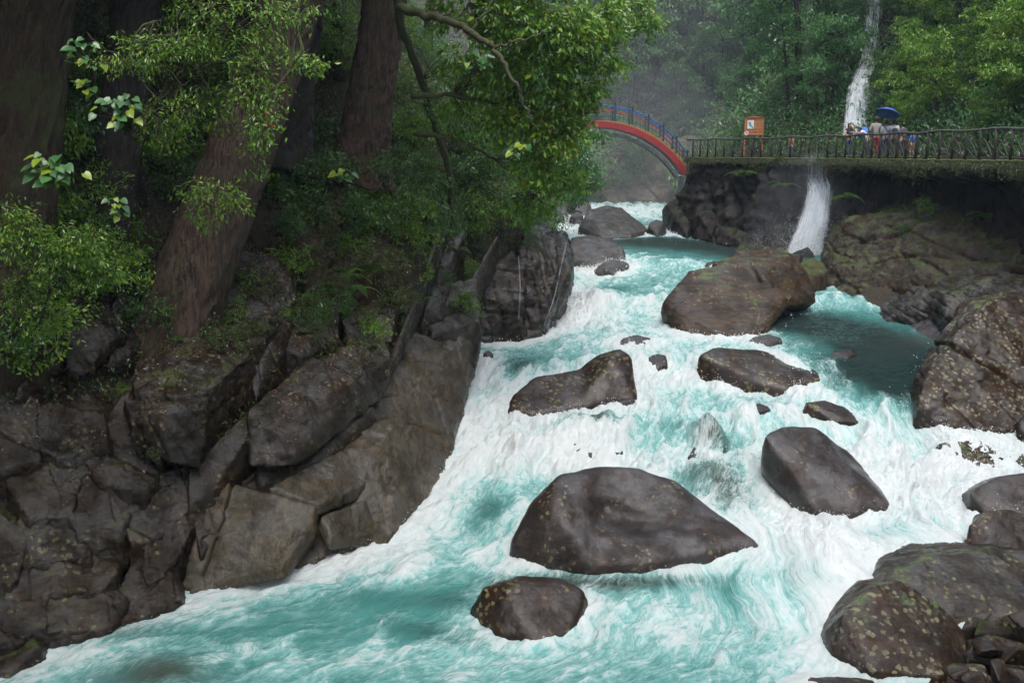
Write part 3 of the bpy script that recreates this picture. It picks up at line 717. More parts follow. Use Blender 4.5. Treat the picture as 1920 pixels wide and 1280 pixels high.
# blocks covering the steep shaded slope of the far left, laid on the ground surface
rs5 = np.random.default_rng(55)
for gy_ in range(6):
    for gx_ in range(5):
        cx_ = -40 + gx_ * 78 + rs5.uniform(-18, 18) + gy_ * -14; cy_ = 560 + gy_ * 82 + rs5.uniform(-18, 18)
        if cx_ > 175 + (560 - cy_) * .1 and cy_ > 700: continue
        a_ = -.95 + rs5.uniform(-.25, .25); L1, L2 = rs5.uniform(58, 88), rs5.uniform(30, 46)
        g = []
        for k in range(6):
            t_ = k / 6 * 2 * math.pi + rs5.uniform(-.25, .25); u_, v_ = math.cos(t_) * L1, math.sin(t_) * L2
            x_, y_ = cx_ + u_ * math.cos(a_) - v_ * math.sin(a_), cy_ + u_ * math.sin(a_) + v_ * math.cos(a_)
            q = ghit(x_, y_)
            if q is None: break
            g.append((x_, y_, q[1] - rs5.uniform(.15, .75)))
        if len(g) == 6: blk([g], M_BANK, back=1.2, down=.3, amp=.1, smooth=2, bdrop=.1, rough=.6, voxel=.045)
# leaning dark wall slabs further left
for pts in [[(110,800,22.0),(150,640,23.4),(215,520,24.6),(250,600,24.0),(215,740,22.6)],
            [(215,720,22.4),(265,640,23.6),(330,560,24.6),(350,600,24.0),(300,680,22.9)],
            [(-40,740,22),(20,560,23.4),(110,480,24.2),(130,620,23.4),(80,760,22)],
            [(240,560,24.8),(330,420,26.4),(400,380,27.0),(410,480,26.0),(330,560,24.8)]]:
    blk([pts], M_BANK, back=1.5, down=.8, amp=.16, smooth=2, rough=.5, bdrop=.1)

# far-left outcrop at the bend, with white mineral ribs
for pts, mt in [([(895,640),(960,634),(985,628),(900,560,.5),(915,500,1.4),(960,470,2.2),(985,480,1.8),(985,560,.6)], M_BANK),
            ([(985,630),(1022,618),(975,470,1.8),(985,420,4.5),(1040,425,5.2),(1050,500,2.8),(1030,560,1.2)], M_BANK),
            ([(1020,618),(1048,580),(1072,530),(1035,440,4.6),(1060,432,6.2),(1072,470,5.4),(1068,500,3.4)], M_FAR)]:
    rock('rock_block', [pts], mt, parent=BANK, smooth=2, amp=.14, seed=blk.n + 140, back=2.5, rough=.5, strata=[((.95, .1, .2), .5, .1), ((.1, .2, .95), .8, .08)], Y0=33.5)
    blk.n += 1
# ---- right side: mossy cliff, ledges under it, wall under the walkway
CLIFF = thing('right_cliff', 'mossy brown cliff and wet ledges below the walkway', None, (15, 39, 4)); CLIFF['kind'] = 'structure'
def clf(pts, mat=M_CLIFF, Y0=0.0, name='rock_block', **kw):
    kw.setdefault('strata', [((.25, -.1, .95), .8, .15), ((.85, .5, .1), 1.3, .16)])
    kw.setdefault('amp', .2); kw.setdefault('smooth', 1); kw.setdefault('rough', .6); kw.setdefault('foot', False)
    kw['seed'] = 200 + clf.n; clf.n += 1
    return rock(name, pts, mat, parent=CLIFF, Y0=Y0, **kw)
clf.n = 0
clf([[(1540,505,43.5),(1552,480,44),(1600,410,45.5),(1690,392,45),(1545,575,41),(1600,560,40),(1700,530,39),(1650,440,42.5)],
     [(1600,415,45),(1700,388,44),(1830,356,42),(1940,350,40),(1600,560,40),(1700,530,38.6),(1800,510,37.2),(1940,490,35),(1760,420,40)]], back=2.0, down=2.0, bdrop=.4)
clf([[(1550,600,40.6),(1600,605,40),(1555,560,41),(1640,540,39.6),(1700,530,39),(1640,610,38.4)]], back=1.5, down=1.2, amp=.12)
clf([[(1640,610,37.2),(1655,575,37.8),(1700,545,38.2),(1800,505,37.2),(1905,512,35.6),(1890,530,35.0),(1780,560,35.2),(1700,600,36.2),(1760,585,35.4)]], M_BANK, back=2.0, down=1.3, amp=.14, strata=[((.35, -.1, .93), .35, .12)])
clf([[(1780,545,34.6),(1900,515,34.8),(1960,520,34),(1960,590,32),(1850,600,32.4),(1770,590,33.6)]], M_BANK, back=2, down=1.5, amp=.14, strata=[((.35, -.1, .93), .35, .12)])
clf([[(1690,625,35.6),(1720,600,36),(1800,585,35),(1835,600,33.6),(1830,640,32.4),(1760,662,32.6),(1700,650,34.2)]], M_SMOOTH, back=1, down=1.0, amp=.08, strata=None)
# wall surface below the deck edge
n_u = 260; n_v = 60
yy = np.linspace(64.6, 27, n_u); vv = np.linspace(0, 1, n_v)
YY, VV = np.meshgrid(yy, vv)
inset = np.interp(YY, [27, 40, 50, 56, 66], [1.9, 1.9, 1.5, .5, .35])
out = np.interp(VV, [0, .5, 1], [0, .35, 1.3]) * np.interp(YY, [27, 50, 56, 66], [.6, .8, 1.2, .9])
zt = ZDECK - .32; zb = zw(YY) - .6
XX = xd(YY) + inset - out
ZZ = zt + (zb - zt) * VV
P = np.stack([XX.ravel(), YY.ravel(), ZZ.ravel()], 1)
lum = fbm(P * np.array([.5, .5, .35]), 5, 77, ridged=True) * .65 + fbm(P * np.array([1.2, .5, .25]), 4, 78) * .6
fade = sstep(0, .12, VV.ravel())
P[:, 0] -= lum * fade; P[:, 1] -= lum * .5 * fade
ii = (np.arange(n_v - 1)[:, None] * n_u + np.arange(n_u - 1)[None]).ravel()
F = np.stack([ii, ii + n_u, ii + n_u + 1, ii + 1], 1)
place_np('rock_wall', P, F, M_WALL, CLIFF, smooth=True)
# foot rocks beneath wall, left of the waterfall
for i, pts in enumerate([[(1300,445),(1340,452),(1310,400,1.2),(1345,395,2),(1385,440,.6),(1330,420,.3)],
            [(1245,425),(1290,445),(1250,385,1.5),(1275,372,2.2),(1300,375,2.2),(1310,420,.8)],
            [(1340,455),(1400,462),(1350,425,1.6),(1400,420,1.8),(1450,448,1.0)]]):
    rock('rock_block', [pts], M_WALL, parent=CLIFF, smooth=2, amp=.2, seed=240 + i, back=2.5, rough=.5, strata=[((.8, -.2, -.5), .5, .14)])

FARC = thing('far_cliff', 'pale misty rock wall seen under the arch of the bridge', None, (9, 94, 5)); FARC['kind'] = 'structure'
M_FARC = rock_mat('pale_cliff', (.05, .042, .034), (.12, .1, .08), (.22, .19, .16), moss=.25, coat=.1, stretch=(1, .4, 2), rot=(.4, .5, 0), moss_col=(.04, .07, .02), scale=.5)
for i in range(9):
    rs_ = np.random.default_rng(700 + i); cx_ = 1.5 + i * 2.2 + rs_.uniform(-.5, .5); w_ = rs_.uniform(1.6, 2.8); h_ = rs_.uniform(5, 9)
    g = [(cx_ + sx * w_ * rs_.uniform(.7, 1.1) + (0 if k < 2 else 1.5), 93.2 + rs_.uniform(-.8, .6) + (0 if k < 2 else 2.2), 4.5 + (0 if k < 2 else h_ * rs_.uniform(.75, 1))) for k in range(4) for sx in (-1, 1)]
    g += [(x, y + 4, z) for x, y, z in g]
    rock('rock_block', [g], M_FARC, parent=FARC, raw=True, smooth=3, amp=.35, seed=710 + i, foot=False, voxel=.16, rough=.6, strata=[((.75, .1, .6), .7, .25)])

# ------------------------------------------------------------------ the river
wy = axis([(10, 14, .14), (14, 20, .042), (20, 27, .052), (27, 38, .075), (38, 60, .13), (60, 96, .3)])
nxw = 560
# the sheet follows the channel: x from a little inside the left bank to a little inside the right
A = np.linspace(0, 1, nxw)
xl = xb(wy) - 2.2 - .3 * sstep(20, 10, wy); xrr = xr(wy) + 2.4
lim = .53 * wy + 3.0
xl = np.maximum(xl, -lim); xrr = np.minimum(xrr, lim + 2.5)
WX = xl[:, None] + (xrr - xl)[:, None] * A[None]
WY = np.broadcast_to(wy[:, None], WX.shape)
wx = WX.ravel(); wyy = WY.ravel()
_fc = np.array([(12, -13), (14, -10.5), (16.3, -7.5), (18, -5), (20.4, -2.6), (22.3, -1.5), (24.3, -.8), (27, .6), (31.5, 1.8), (36.7, 3.2), (48, 4.8), (58, 7.5), (70, 8.5), (96, 9)])
_fy = np.linspace(8, 98, 300); _fx = np.interp(_fy, _fc[:, 0], _fc[:, 1])
_kn = np.exp(-np.linspace(-2, 2, 25) ** 2); _kn /= _kn.sum(); _fx = np.convolve(np.pad(_fx, 12, mode='edge'), _kn, 'valid')
dxc = np.gradient(_fx, _fy)
xc = np.interp(wyy, _fy, _fx); sl = np.interp(wyy, _fy, dxc)
# rock footprints rastered on a plan grid
gs = .12
gx0, gy0 = -16, 10
RW, RH = int(36 / gs), int(88 / gs)
foot = np.zeros((RH, RW), np.float32)
for pts, _ in FOOT:
    q = pts
    # fill between the extreme x of every row
    iy = ((q[:, 1] - gy0) / gs).astype(int); ix = ((q[:, 0] - gx0) / gs).astype(int)
    for r in np.unique(iy):
        if 0 <= r < RH:
            s = ix[iy == r]; foot[r, max(0, s.min()):max(0, min(RW, s.max() + 1))] = 1
def blur(a, sig):
    r = int(3 * sig) + 1; k = np.exp(-np.arange(-r, r + 1) ** 2 / (2 * sig * sig)); k /= k.sum()
    a = np.apply_along_axis(lambda v: np.convolve(v, k, 'same'), 0, a)
    return np.apply_along_axis(lambda v: np.convolve(v, k, 'same'), 1, a)
b1 = blur(foot, 1.6); b2_ = blur(foot, 4.5); b3 = blur(foot, 9)
def samp(G, x, y):
    u = np.clip((x - gx0) / gs, 0, RW - 1.01); v = np.clip((y - gy0) / gs, 0, RH - 1.01)
    i = u.astype(int); j = v.astype(int); fu = u - i; fv = v - j
    return (G[j, i] * (1 - fu) + G[j, i + 1] * fu) * (1 - fv) + (G[j + 1, i] * (1 - fu) + G[j + 1, i + 1] * fu) * fv
f1 = samp(b1, wx, wyy); f2 = samp(b2_, wx, wyy)
up = samp(b2_, wx - .0 * sl, wyy - .8)      # rock just downstream of this point: water piles up
dn = samp(b2_, wx + .9 * sl, wyy + 1.0)     # rock just upstream: wake
warp = fbm(np.stack([wx / 2.4, wyy / 2.4, wx * 0], 1), 3, 401)
warp2 = fbm(np.stack([wx / 2.4, wyy / 2.4, wx * 0 + 7], 1), 3, 411)
t = wx - xc + .7 * warp - .9 * (f2 * 0) + .35 * warp2
arc = np.interp(wyy, _fy, np.concatenate([[0], np.cumsum(np.hypot(np.diff(_fx), np.diff(_fy)))]))
# cells skewed by the bend: use arc length plus the cross slope
sco = arc + sl * (wx - xc) / np.sqrt(1 + sl ** 2)
tt = (wx - xc) / np.sqrt(1 + sl ** 2) + .55 * warp
# rapid strength: where the profile is steep
grad = (zw(wyy + .5) - zw(wyy - .7)) / 1.2
steepn = np.clip((grad - .07) / .25, 0, 1)
def blob(px, py, rx, ry, val):
    c = wat(px, py)
    return val * np.exp(-(((wx - c[0]) / rx) ** 2 + ((wyy - c[1]) / ry) ** 2))
calm = np.zeros_like(wx)
for b in [(1560,612,2.6,2.6,1.0),(1680,660,2.4,3.0,1.05),(1700,720,1.5,2.2,.9),(1600,700,1.5,1.5,.5),(1330,458,5,5,1.2),(1200,452,3,3,.8),(1440,480,3,4,1.0),(1490,600,1.6,1.6,.8),
          (1050,1085,1.8,.6,.9),(1250,1080,1.5,.5,.5),(780,1175,.9,.45,.45),(880,1190,1.0,.5,.5),(300,1275,1.2,.6,.35),(180,1180,1.0,.4,.6),(920,960,.5,1.2,.55),(1330,900,.8,.8,.5),
          (700,1120,2.0,.5,.45),(450,1180,2.0,.6,.3),(1120,800,.9,.5,.7),(1330,830,.8,.6,.8),(1250,790,1.2,.5,.35),(920,650,1.0,.8,.5),(960,690,.8,.8,.5),(890,730,.6,1.2,.4),(860,1130,1.0,.4,.4),
          (1420,660,1,1,.2),(1000,680,1.2,.8,.3),(1420,745,1.5,.8,.4),(1150,540,.8,1.0,.45)]:
    calm += blob(*b)
white = np.zeros_like(wx)
for b in [(1520,1010,1.6,1.6,.8),(1440,970,1.0,.8,.6),(1700,900,1.4,2,.7),(1780,930,1.2,1.6,.6),(900,830,1.5,1.8,.2),(1000,830,1.0,1,.4),(1080,865,2.2,.9,.6),(1200,1180,3.0,1.2,.35),
          (1130,600,1.6,3,.6),(1100,560,1.6,3,.5),(1250,640,3,1.6,.5),(560,1050,1.2,1.2,.5),(700,1030,1.6,1.2,.5),(800,950,1.0,2,.4),(1150,490,2,3,.5),(1180,395,6,10,.8),(1080,415,3,5,.8),
          (1400,620,1.6,1.0,.6),(1560,735,1.6,1.0,.3),(1300,760,2.2,1,.3),(1180,720,1.6,1.6,.3),(1430,1130,2.2,1.4,.4),(1620,1040,1.4,1.0,.4),(200,1230,1.2,.6,.3),(940,1060,.5,.5,.3),(1500,640,1.8,.6,.4)]:
    white += blob(*b)
energy = np.clip(.45 + 1.0 * steepn + .5 * white - .75 * calm + .9 * f2 * (1 - .5 * np.clip(calm, 0, 1)), .08, 1.6)
P3 = np.stack([tt * 1.25, sco * .5, wx * 0], 1)
big = fbm(P3, 3, 500)
P4 = np.stack([tt * 2.6, sco * 1.3, wx * 0 + 4], 1)
mid = fbm(P4, 4, 510, ridged=True, gain=.55)
P5 = np.stack([tt * 7, sco * 4.2, wx * 0 + 9], 1)
small = fbm(P5, 3, 520, gain=.6)
iso = fbm(np.stack([wx * 3.2, wyy * 3.2, big * 2], 1), 4, 530, ridged=True, gain=.6)
yw = wyy + (.9 * fbm(np.stack([wx * .45, wyy * .25, wx * 0 + 3], 1), 3, 640) + .25 * fbm(np.stack([wx * 1.8, wyy * .8, wx * 0 + 3], 1), 2, 650)) * 1.6 * (1 - np.clip(f2 * 2, 0, 1))
h = zw(yw)
calmr = 1 - .75 * np.clip(f2 * 1.6, 0, 1)
h = h + .60 * energy * big * calmr + .12 * energy * (mid - .3) * calmr + .045 * (.35 + energy) * small + .045 * np.clip(energy - .35, 0, 1) * (iso - .3)
h += .10 * np.clip(up - f2 * .3, 0, 1) + .03 * f1 * energy - .16 * np.clip(dn, 0, 1)
h += .035 * fbm(np.stack([wx * 1.6, wyy * 3.2, wx * 0 + 5], 1), 4, 670) * sstep(60, 40, wyy) + .03 * fbm(np.stack([wx * .8, wyy * 1.4, wx * 0 + 5], 1), 3, 671)
# smooth humps of water over the sunken rocks, with a drop behind
for (px, py, r, hh) in [(1110, 812, .9, .5), (1330, 825, .55, .45), (1400, 880, .6, .25), (1340, 905, 1.0, .35), (300, 1275, 1.2, .25), (430, 470, .1, 0), (1180, 720, .1, 0), (1830, 850, 1.3, .15)]:
    c = wat(px, py); h += hh * np.exp(-(((wx - c[0]) / r) ** 2 + ((wyy - c[1] - .2) / (r * .8)) ** 2))
# calmer margin near the left slab, spray ridge near it further down
foam = .27 + .38 * steepn + .55 * white - .80 * calm + .6 * np.clip(f2 * 1.3, 0, .6) + .25 * np.clip(dn, 0, 1) + .30 * big + .26 * (mid - .35) + .14 * (iso - .3)
edge = np.minimum(wx - xb(wyy), 5)
foam += .35 * (big > 0) * big + .9 * np.clip(big - .12, 0, 1)
foam += .25 * np.exp(-((edge - .5) / .7) ** 2) * sstep(22, 26, wyy) + .1 * np.exp(-((edge - 1.0) / .8) ** 2)
foam -= .5 * sstep(.3, -.4, edge) * sstep(24, 20, wyy)
deep = sstep(.15, 1.25, calm + .25 * fbm(np.stack([wx * 1.2, wyy * .8, wx * 0], 1), 3, 660))
V = np.stack([wx, wyy, h], 1)
ny_, nx_ = WX.shape
ii = (np.arange(ny_ - 1)[:, None] * nx_ + np.arange(nx_ - 1)[None]).ravel()
F = np.stack([ii, ii + 1, ii + nx_ + 1, ii + nx_], 1)
me = mesh_np('river', V, F, True)
def fattr(me, name, vals):
    a = me.attributes.new(name, 'FLOAT', 'POINT'); a.data.foreach_set('value', np.asarray(vals, dtype=np.float32))
fattr(me, 'foam', np.clip(foam, -1, 2)); fattr(me, 'deep', deep)
a = me.attributes.new('flow', 'FLOAT_VECTOR', 'POINT')
a.data.foreach_set('vector', np.stack([tt + .5 * warp2, sco, wx * 0], 1).astype(np.float32).ravel())
thin = np.zeros_like(wx)
for (px, py, rx, ry, s) in [(1125, 815, .55, .5, 1), (1080, 800, .3, .5, .6), (1330, 825, .4, .55, 1.2), (1400, 875, .4, .4, .6), (1360, 925, .7, .9, 1.1), (1300, 885, .5, .6, .6), (300, 1278, .9, .5, .9), (190, 1170, 1.0, .35, .8), (1750, 640, 1.2, 1, .5), (1650, 935, .25, .7, .5), (1820, 850, .9, .6, .5), (980, 680, .9, .3, .3), (1060, 1085, 1.2, .35, .55), (1210, 1075, 1.5, .3, .5), (1330, 640, 1.0, .3, .2),(1480,640,.8,.3,.4)]:
    c = wat(px, py); thin += s * np.exp(-(((wx - c[0]) / rx) ** 2 + ((wyy - c[1]) / ry) ** 2))
fattr(me, 'thin', np.clip(thin, 0, 1))

M = N('river_water')
fl = M.attr('flow', 'Vector'); fo = M.attr('foam'); dp = M.attr('deep'); th = M.attr('thin')
st1 = M.noise(M.vec(scale=(5, 1.1, 1), src=fl), 1.0, 8, .72, 1.1)
st2 = M.noise(M.vec(scale=(15, 3.6, 1), src=fl), 1.0, 7, .75, .8)
blobn = M.noise(M.vec(scale=(2.3, 1.7, 1), src=fl), 1.0, 9, .76, 1.8)
obj = M.vec()
cell = M.n('TexVoronoi', i_Scale=1.0, feature='SMOOTH_F1', i_Smoothness=.35); M.set(cell, 'Vector', M.mix(.35, M.vec(scale=(11, 7.5, 1), src=fl), M.n('TexNoise', i_Scale=14.0, i_Detail=5.0).outputs['Color'], 'ADD'))
k = M.math('ADD', fo, M.math('MULTIPLY', M.math('SUBTRACT', st1, .5), 1.25))
k = M.math('ADD', k, M.math('MULTIPLY', M.math('SUBTRACT', st2, .5), .38))
k = M.math('ADD', k, M.math('MULTIPLY', M.math('SUBTRACT', blobn, .5), 1.5))
k = M.math('ADD', k, M.math('MULTIPLY', M.math('SUBTRACT', cell.outputs['Distance'], .42)  , -.18))
fm = M.math('ADD', M.rng(k, .34, .84, 0, .70), M.rng(k, .70, 1.2, 0, .30))
teal = M.mix(M.rng(blobn, .3, .7), (.12, .37, .345), (.25, .54, .51))
teal = M.mix(M.rng(fo, .1, .7), (.06, .23, .21), teal)
col = M.mix(dp, teal, (.012, .034, .030))
col = M.mix(M.math('MULTIPLY', th, .9), col, (.055, .045, .03))
fine_air = M.rng(st2, .40, .60, 0, .75)
col = M.mix(M.math('MULTIPLY', fine_air, M.rng(fo, -.1, .6)), col, (.36, .56, .54))
col = M.mix(fm, col, (.62, .66, .655))
hgt = M.math('ADD', M.math('MULTIPLY', st1, .7), M.math('ADD', M.math('MULTIPLY', st2, .35), M.math('MULTIPLY', blobn, .7)))
rip = M.noise(M.vec(scale=(2.2, 7, 2)), 1.0, 5, .65, .5)
hgt = M.math('ADD', hgt, M.math('MULTIPLY', rip, M.math('ADD', M.math('MULTIPLY', dp, 2.6), .15)))
nb = M.bump(hgt, .85, .16)
M.pbsdf(Base_Color=col, Roughness=M.rng(fm, 0, .7, .10, .55), IOR=1.33, Normal=nb, Subsurface_Weight=0.0)
link('river', me, M.m)
o = bpy.data.objects['river']; tag(o, 'white and turquoise torrent tumbling between the boulders', kind='structure')

# ------------------------------------------------------------------ spray thrown up by the rapids
M_SPRAY = N('water_spray'); M_SPRAY.pbsdf(Base_Color=(.86, .9, .9), Roughness=.35); M_SPRAY = M_SPRAY.m
rs = np.random.default_rng(11)
w8 = np.clip(foam - .75, 0, 1) * np.clip(energy - .5, 0, 1) + .9 * np.clip(f2 - .12, 0, .5) * (f1 < .5) * np.clip(energy, 0, 1)
area = np.gradient(wy)[:, None] * np.ones((1, nx_)) * ((xrr - xl) / nxw)[:, None]
w8 = w8 * area.ravel() * (wyy > 14)
w8 /= w8.sum()
nD = 30000
idx = rs.choice(len(w8), nD, p=w8)
c = V[idx] + np.stack([rs.normal(0, .05, nD), rs.normal(0, .05, nD), np.abs(rs.normal(0, .085, nD)) + .005], 1)
sz = (rs.gamma(2.0, .0034, nD) + .0022) * (c[:, 1] / 20)
slx = sl[idx]; dirv = np.stack([-slx * .7, -np.ones(nD), rs.normal(.1, .6, nD)], 1); dirv /= np.linalg.norm(dirv, axis=1)[:, None]
TET = np.array([(1, 0, -.7), (-1, 0, -.7), (0, 1, .7), (0, -1, .7)]) * .8
vv_ = c[:, None] + TET[None] * sz[:, None, None] + (TET[:, 0][None, :, None] * sz[:, None, None] * 1.6) * dirv[:, None]
TF = np.array([(0, 2, 1), (0, 1, 3), (0, 3, 2), (1, 2, 3)])
F = (np.arange(nD)[:, None, None] * 4 + TF[None]).reshape(-1, 3)
o = link('spray', mesh_np('spray', vv_.reshape(-1, 3), F, True), M_SPRAY)
tag(o, 'droplets of spray flying above the white rapids', kind='stuff')

# ------------------------------------------------------------------ foliage
def leaf_material(name, cols, rough=.3, trans=.25, gloss=.6):
    m = N(name)
    tnt = m.attr('tint')
    k = len(cols)
    c = m.ramp(tnt, [(i / max(1, k - 1), cc) for i, cc in enumerate(cols)])
    pb = m.n('BsdfPrincipled', i_Roughness=rough); m.set(pb, 'Base Color', c)
    pb.inputs['Specular IOR Level'].default_value = gloss
    tr = m.n('BsdfTranslucent'); m.set(tr, 'Color', m.mix(.5, c, (.10, .22, .02)))
    mx = m.n('MixShader', i_0=trans); m.t.links.new(pb.outputs[0], mx.inputs[1]); m.t.links.new(tr.outputs[0], mx.inputs[2])
    m.t.links.new(mx.outputs[0], m.out.inputs['Surface'])
    return m.m
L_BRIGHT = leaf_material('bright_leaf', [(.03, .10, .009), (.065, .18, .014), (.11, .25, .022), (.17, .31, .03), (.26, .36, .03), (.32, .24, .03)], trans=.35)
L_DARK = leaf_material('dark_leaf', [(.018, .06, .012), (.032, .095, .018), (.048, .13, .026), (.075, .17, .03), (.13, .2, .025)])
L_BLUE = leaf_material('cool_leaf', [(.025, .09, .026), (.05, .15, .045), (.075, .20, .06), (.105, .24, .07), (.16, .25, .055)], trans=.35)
L_FARLIT = leaf_material('lightened_far_leaf', [(.05, .12, .04), (.08, .18, .06), (.11, .24, .08), (.15, .29, .10), (.20, .30, .09)], trans=.35)  # leaf green lightened to stand in for light on the dim far slope
L_MIX = leaf_material('undergrowth_leaf', [(.02, .05, .01), (.035, .085, .014), (.05, .115, .018), (.08, .07, .02), (.07, .04, .016), (.13, .045, .05)])
L_LITTER = leaf_material('litter_leaf', [(.03, .014, .008), (.06, .026, .012), (.09, .04, .02), (.12, .05, .035), (.13, .09, .05)], trans=.05)
L_FERN = leaf_material('fern_leaf', [(.03, .075, .012), (.06, .13, .02), (.10, .17, .035)], rough=.4)

def bark(name, dark, light, stretch=(6, 6, .5), moss=0.0, bd=.09):
    m = N(name); v = m.vec(scale=stretch)
    a = m.noise(v, 2.6, 8, .75, .4); b = m.noise(m.vec(), 1.2, 4)
    c = m.mix(m.rng(a, .35, .68), dark, light)
    c = m.mix(m.rng(b, .5, .62, 0, moss), c, (.045, .06, .012))
    m.pbsdf(Base_Color=c, Roughness=.75, Normal=m.bump(a, 1.0, bd))
    return m.m
M_BARK = bark('cedar_bark', (.011, .007, .004), (.13, .078, .05), moss=.35)
M_BARK2 = bark('mossy_branch', (.02, .018, .008), (.06, .065, .018), stretch=(8, 8, 8), moss=.8, bd=.015)
M_BARK3 = bark('dark_bark', (.010, .008, .006), (.035, .028, .022), moss=.3)

def unit(a): return a / (np.linalg.norm(a, axis=-1, keepdims=True) + 1e-9)

def leaf_arrays(C, A, Nn, L, W, rs, fold=.18):
    n = len(C)
    S = unit(np.cross(A, Nn)); Nn = np.cross(S, A)
    L = np.broadcast_to(L, (n,))[:, None]; W = np.broadcast_to(W, (n,))[:, None]
    V = np.stack([C, C + A * L * .45 + S * W * .5 + Nn * W * fold, C + A * L - Nn * L * .12, C + A * L * .45 - S * W * .5 + Nn * W * fold], 1).reshape(-1, 3)
    b = np.arange(n)[:, None] * 4
    F = np.concatenate([b + np.array([0, 1, 2]), b + np.array([0, 2, 3])], 1).reshape(-1, 3)
    return V, F

def leaf_mesh(name, C, out, L, rs, W=None, droop=.5, tint=None, lvar=.35, flat=.7):
    n = len(C)
    A = unit(out * .6 + rs.normal(0, .55, (n, 3)) + np.array([0, 0, -droop]))
    Nn = unit(rs.normal(0, .55, (n, 3)) + np.array([0, -.25, flat * 1.6]))
    Ls = L * (1 + rs.uniform(-lvar, lvar, n))
    V, F = leaf_arrays(C, A, Nn, Ls, Ls * (.5 if W is None else W), rs)
    me = mesh_np(name, V, F)
    tv = rs.beta(2.2, 2.6, n) if tint is None else tint
    fattr(me, 'tint', np.repeat(np.clip(tv + .12 * perlin(C * .6 + 3, 8), 0, 1), 4))
    return me

def ell(rs, n, cen, r, shell=.35):
    d = unit(rs.normal(0, 1, (n, 3)))
    rad = (shell + (1 - shell) * rs.random(n)) ** .6
    return np.array(cen) + d * rad[:, None] * np.array(r), d

def clustered(rs, blobs, n_leaves, cl_r=.35, per=45, flat=.45):
    """leaf positions in twig-like clusters spread through ellipsoid blobs [(centre, radii, weight)]"""
    w = np.array([b[2] for b in blobs], float); w /= w.sum()
    ncl = max(1, n_leaves // per)
    C, O, K = [], [], []
    for (cen, r, _), wi in zip(blobs, w):
        m = max(1, int(round(ncl * wi)))
        cc, d = ell(rs, m, cen, r)
        C.append(cc); O.append(d)
    C = np.vstack(C); O = np.vstack(O)
    k = np.repeat(np.arange(len(C)), per)
    # leaves follow a short drooping twig through the cluster centre
    tw = unit(O * .8 + rs.normal(0, .5, C.shape) + np.array([0, 0, -.25]))
    s = rs.uniform(-1, 1, len(k))
    P = C[k] + tw[k] * (s * cl_r * 1.3)[:, None] + rs.normal(0, 1, (len(k), 3)) * np.array([cl_r, cl_r, cl_r * flat]) * .5
    return P, O[k], C, tw

def limb(p0, p1, r0, r1, rs, wob=.08, n=7, sides=5):
    p0 = np.array(p0, float); p1 = np.array(p1, float)
    t = np.linspace(0, 1, n)[:, None]
    d = np.linalg.norm(p1 - p0)
    P = p0 + (p1 - p0) * t + rs.normal(0, wob * d, (n, 3)) * np.sin(t * math.pi) + np.array([0, 0, .10 * d]) * np.sin(t * math.pi)
    return tube(P, np.linspace(r0, r1, n), sides)

def tree_proto(seed, h, r, spread, n_leaves, L, lean=(0, 0), base_frac=.35, cl_r=.5, per=50):
    rs = np.random.default_rng(seed)
    n = 10; t = np.linspace(0, 1, n)
    T = np.stack([lean[0] * t ** 1.3 + .15 * np.cumsum(rs.normal(0, .3, n)) * h * .06, lean[1] * t + .15 * np.cumsum(rs.normal(0, .3, n)) * h * .06, t * h], 1); T[0, :2] = 0
    trunk = tube(crom(T, 3), np.linspace(r, r * .25, 3 * (n - 1) + 1), 8)
    blobs, br = [], []
    m = 13
    for i in range(m):
        f = base_frac + (1 - base_frac) * (i + .5) / m
        p0 = np.array([np.interp(f, t, T[:, k]) for k in range(3)])
        an = i * 2.4 + rs.uniform(-.4, .4)
        ln = spread * (1.0 - .45 * abs(f - .6)) * rs.uniform(.65, 1.1)
        p1 = p0 + np.array([math.cos(an) * ln, math.sin(an) * ln, ln * rs.uniform(.1, .5)])
        br.append(limb(p0, p1, r * .32, r * .06, rs))
        for q in range(3):
            fq = rs.uniform(.45, .9); ps = p0 + (p1 - p0) * fq
            pe = ps + rs.normal(0, .3 * ln, 3) * np.array([1, 1, .5])
            br.append(limb(ps, pe, r * .1, r * .03, rs, n=4, sides=4))
            blobs.append((pe, np.array([.28, .28, .16]) * ln, 1))
        blobs.append((p1, np.array([.38, .38, .22]) * ln, 2.0))
    P, O, C, tw = clustered(rs, blobs, n_leaves, cl_r, per)
    return (mesh_np('trunk', *trunk, True), mesh_np('branches', *join(br), True), leaf_mesh('crown', P, O, L, rs))

def put_tree(proto, loc, rz, sc, mats, label, group=None, name='broadleaf_tree', cat='tree', hide_branches=False, tilt=(0, 0)):
    t = thing(name, label, cat, tuple(loc), group)
    t.rotation_euler = (tilt[0], tilt[1], rz); t.scale = (sc, sc, sc * random.uniform(.9, 1.1))
    for nm, me, mt in zip(('trunk', 'branches', 'crown'), proto, (mats[0], mats[0], mats[1])):
        if me is None: continue
        if len(me.materials) == 0: me.materials.append(mt)
        o = bpy.data.objects.new(nm, me); COL.objects.link(o); o.parent = t
        if me.materials[0] is not mt:
            o.material_slots[0].link = 'OBJECT'; o.material_slots[0].material = mt
        if nm == 'branches': pass
    return t

FP = [tree_proto(21, 9, .16, 3.0, 7000, .24, (1.0, -.5), cl_r=.36, per=28), tree_proto(22, 12, .2, 3.4, 5500, .26, (-1.5, -.8), cl_r=.4, per=28), tree_proto(23, 7, .12, 2.6, 6000, .22, (.6, -1.2), .2, cl_r=.34, per=26),
      tree_proto(24, 14, .24, 3.6, 5500, .27, (-2.2, .4), .45, cl_r=.42, per=28), tree_proto(25, 5, .09, 2.2, 5000, .19, (-.8, -1.0), .15, cl_r=.3, per=24)]

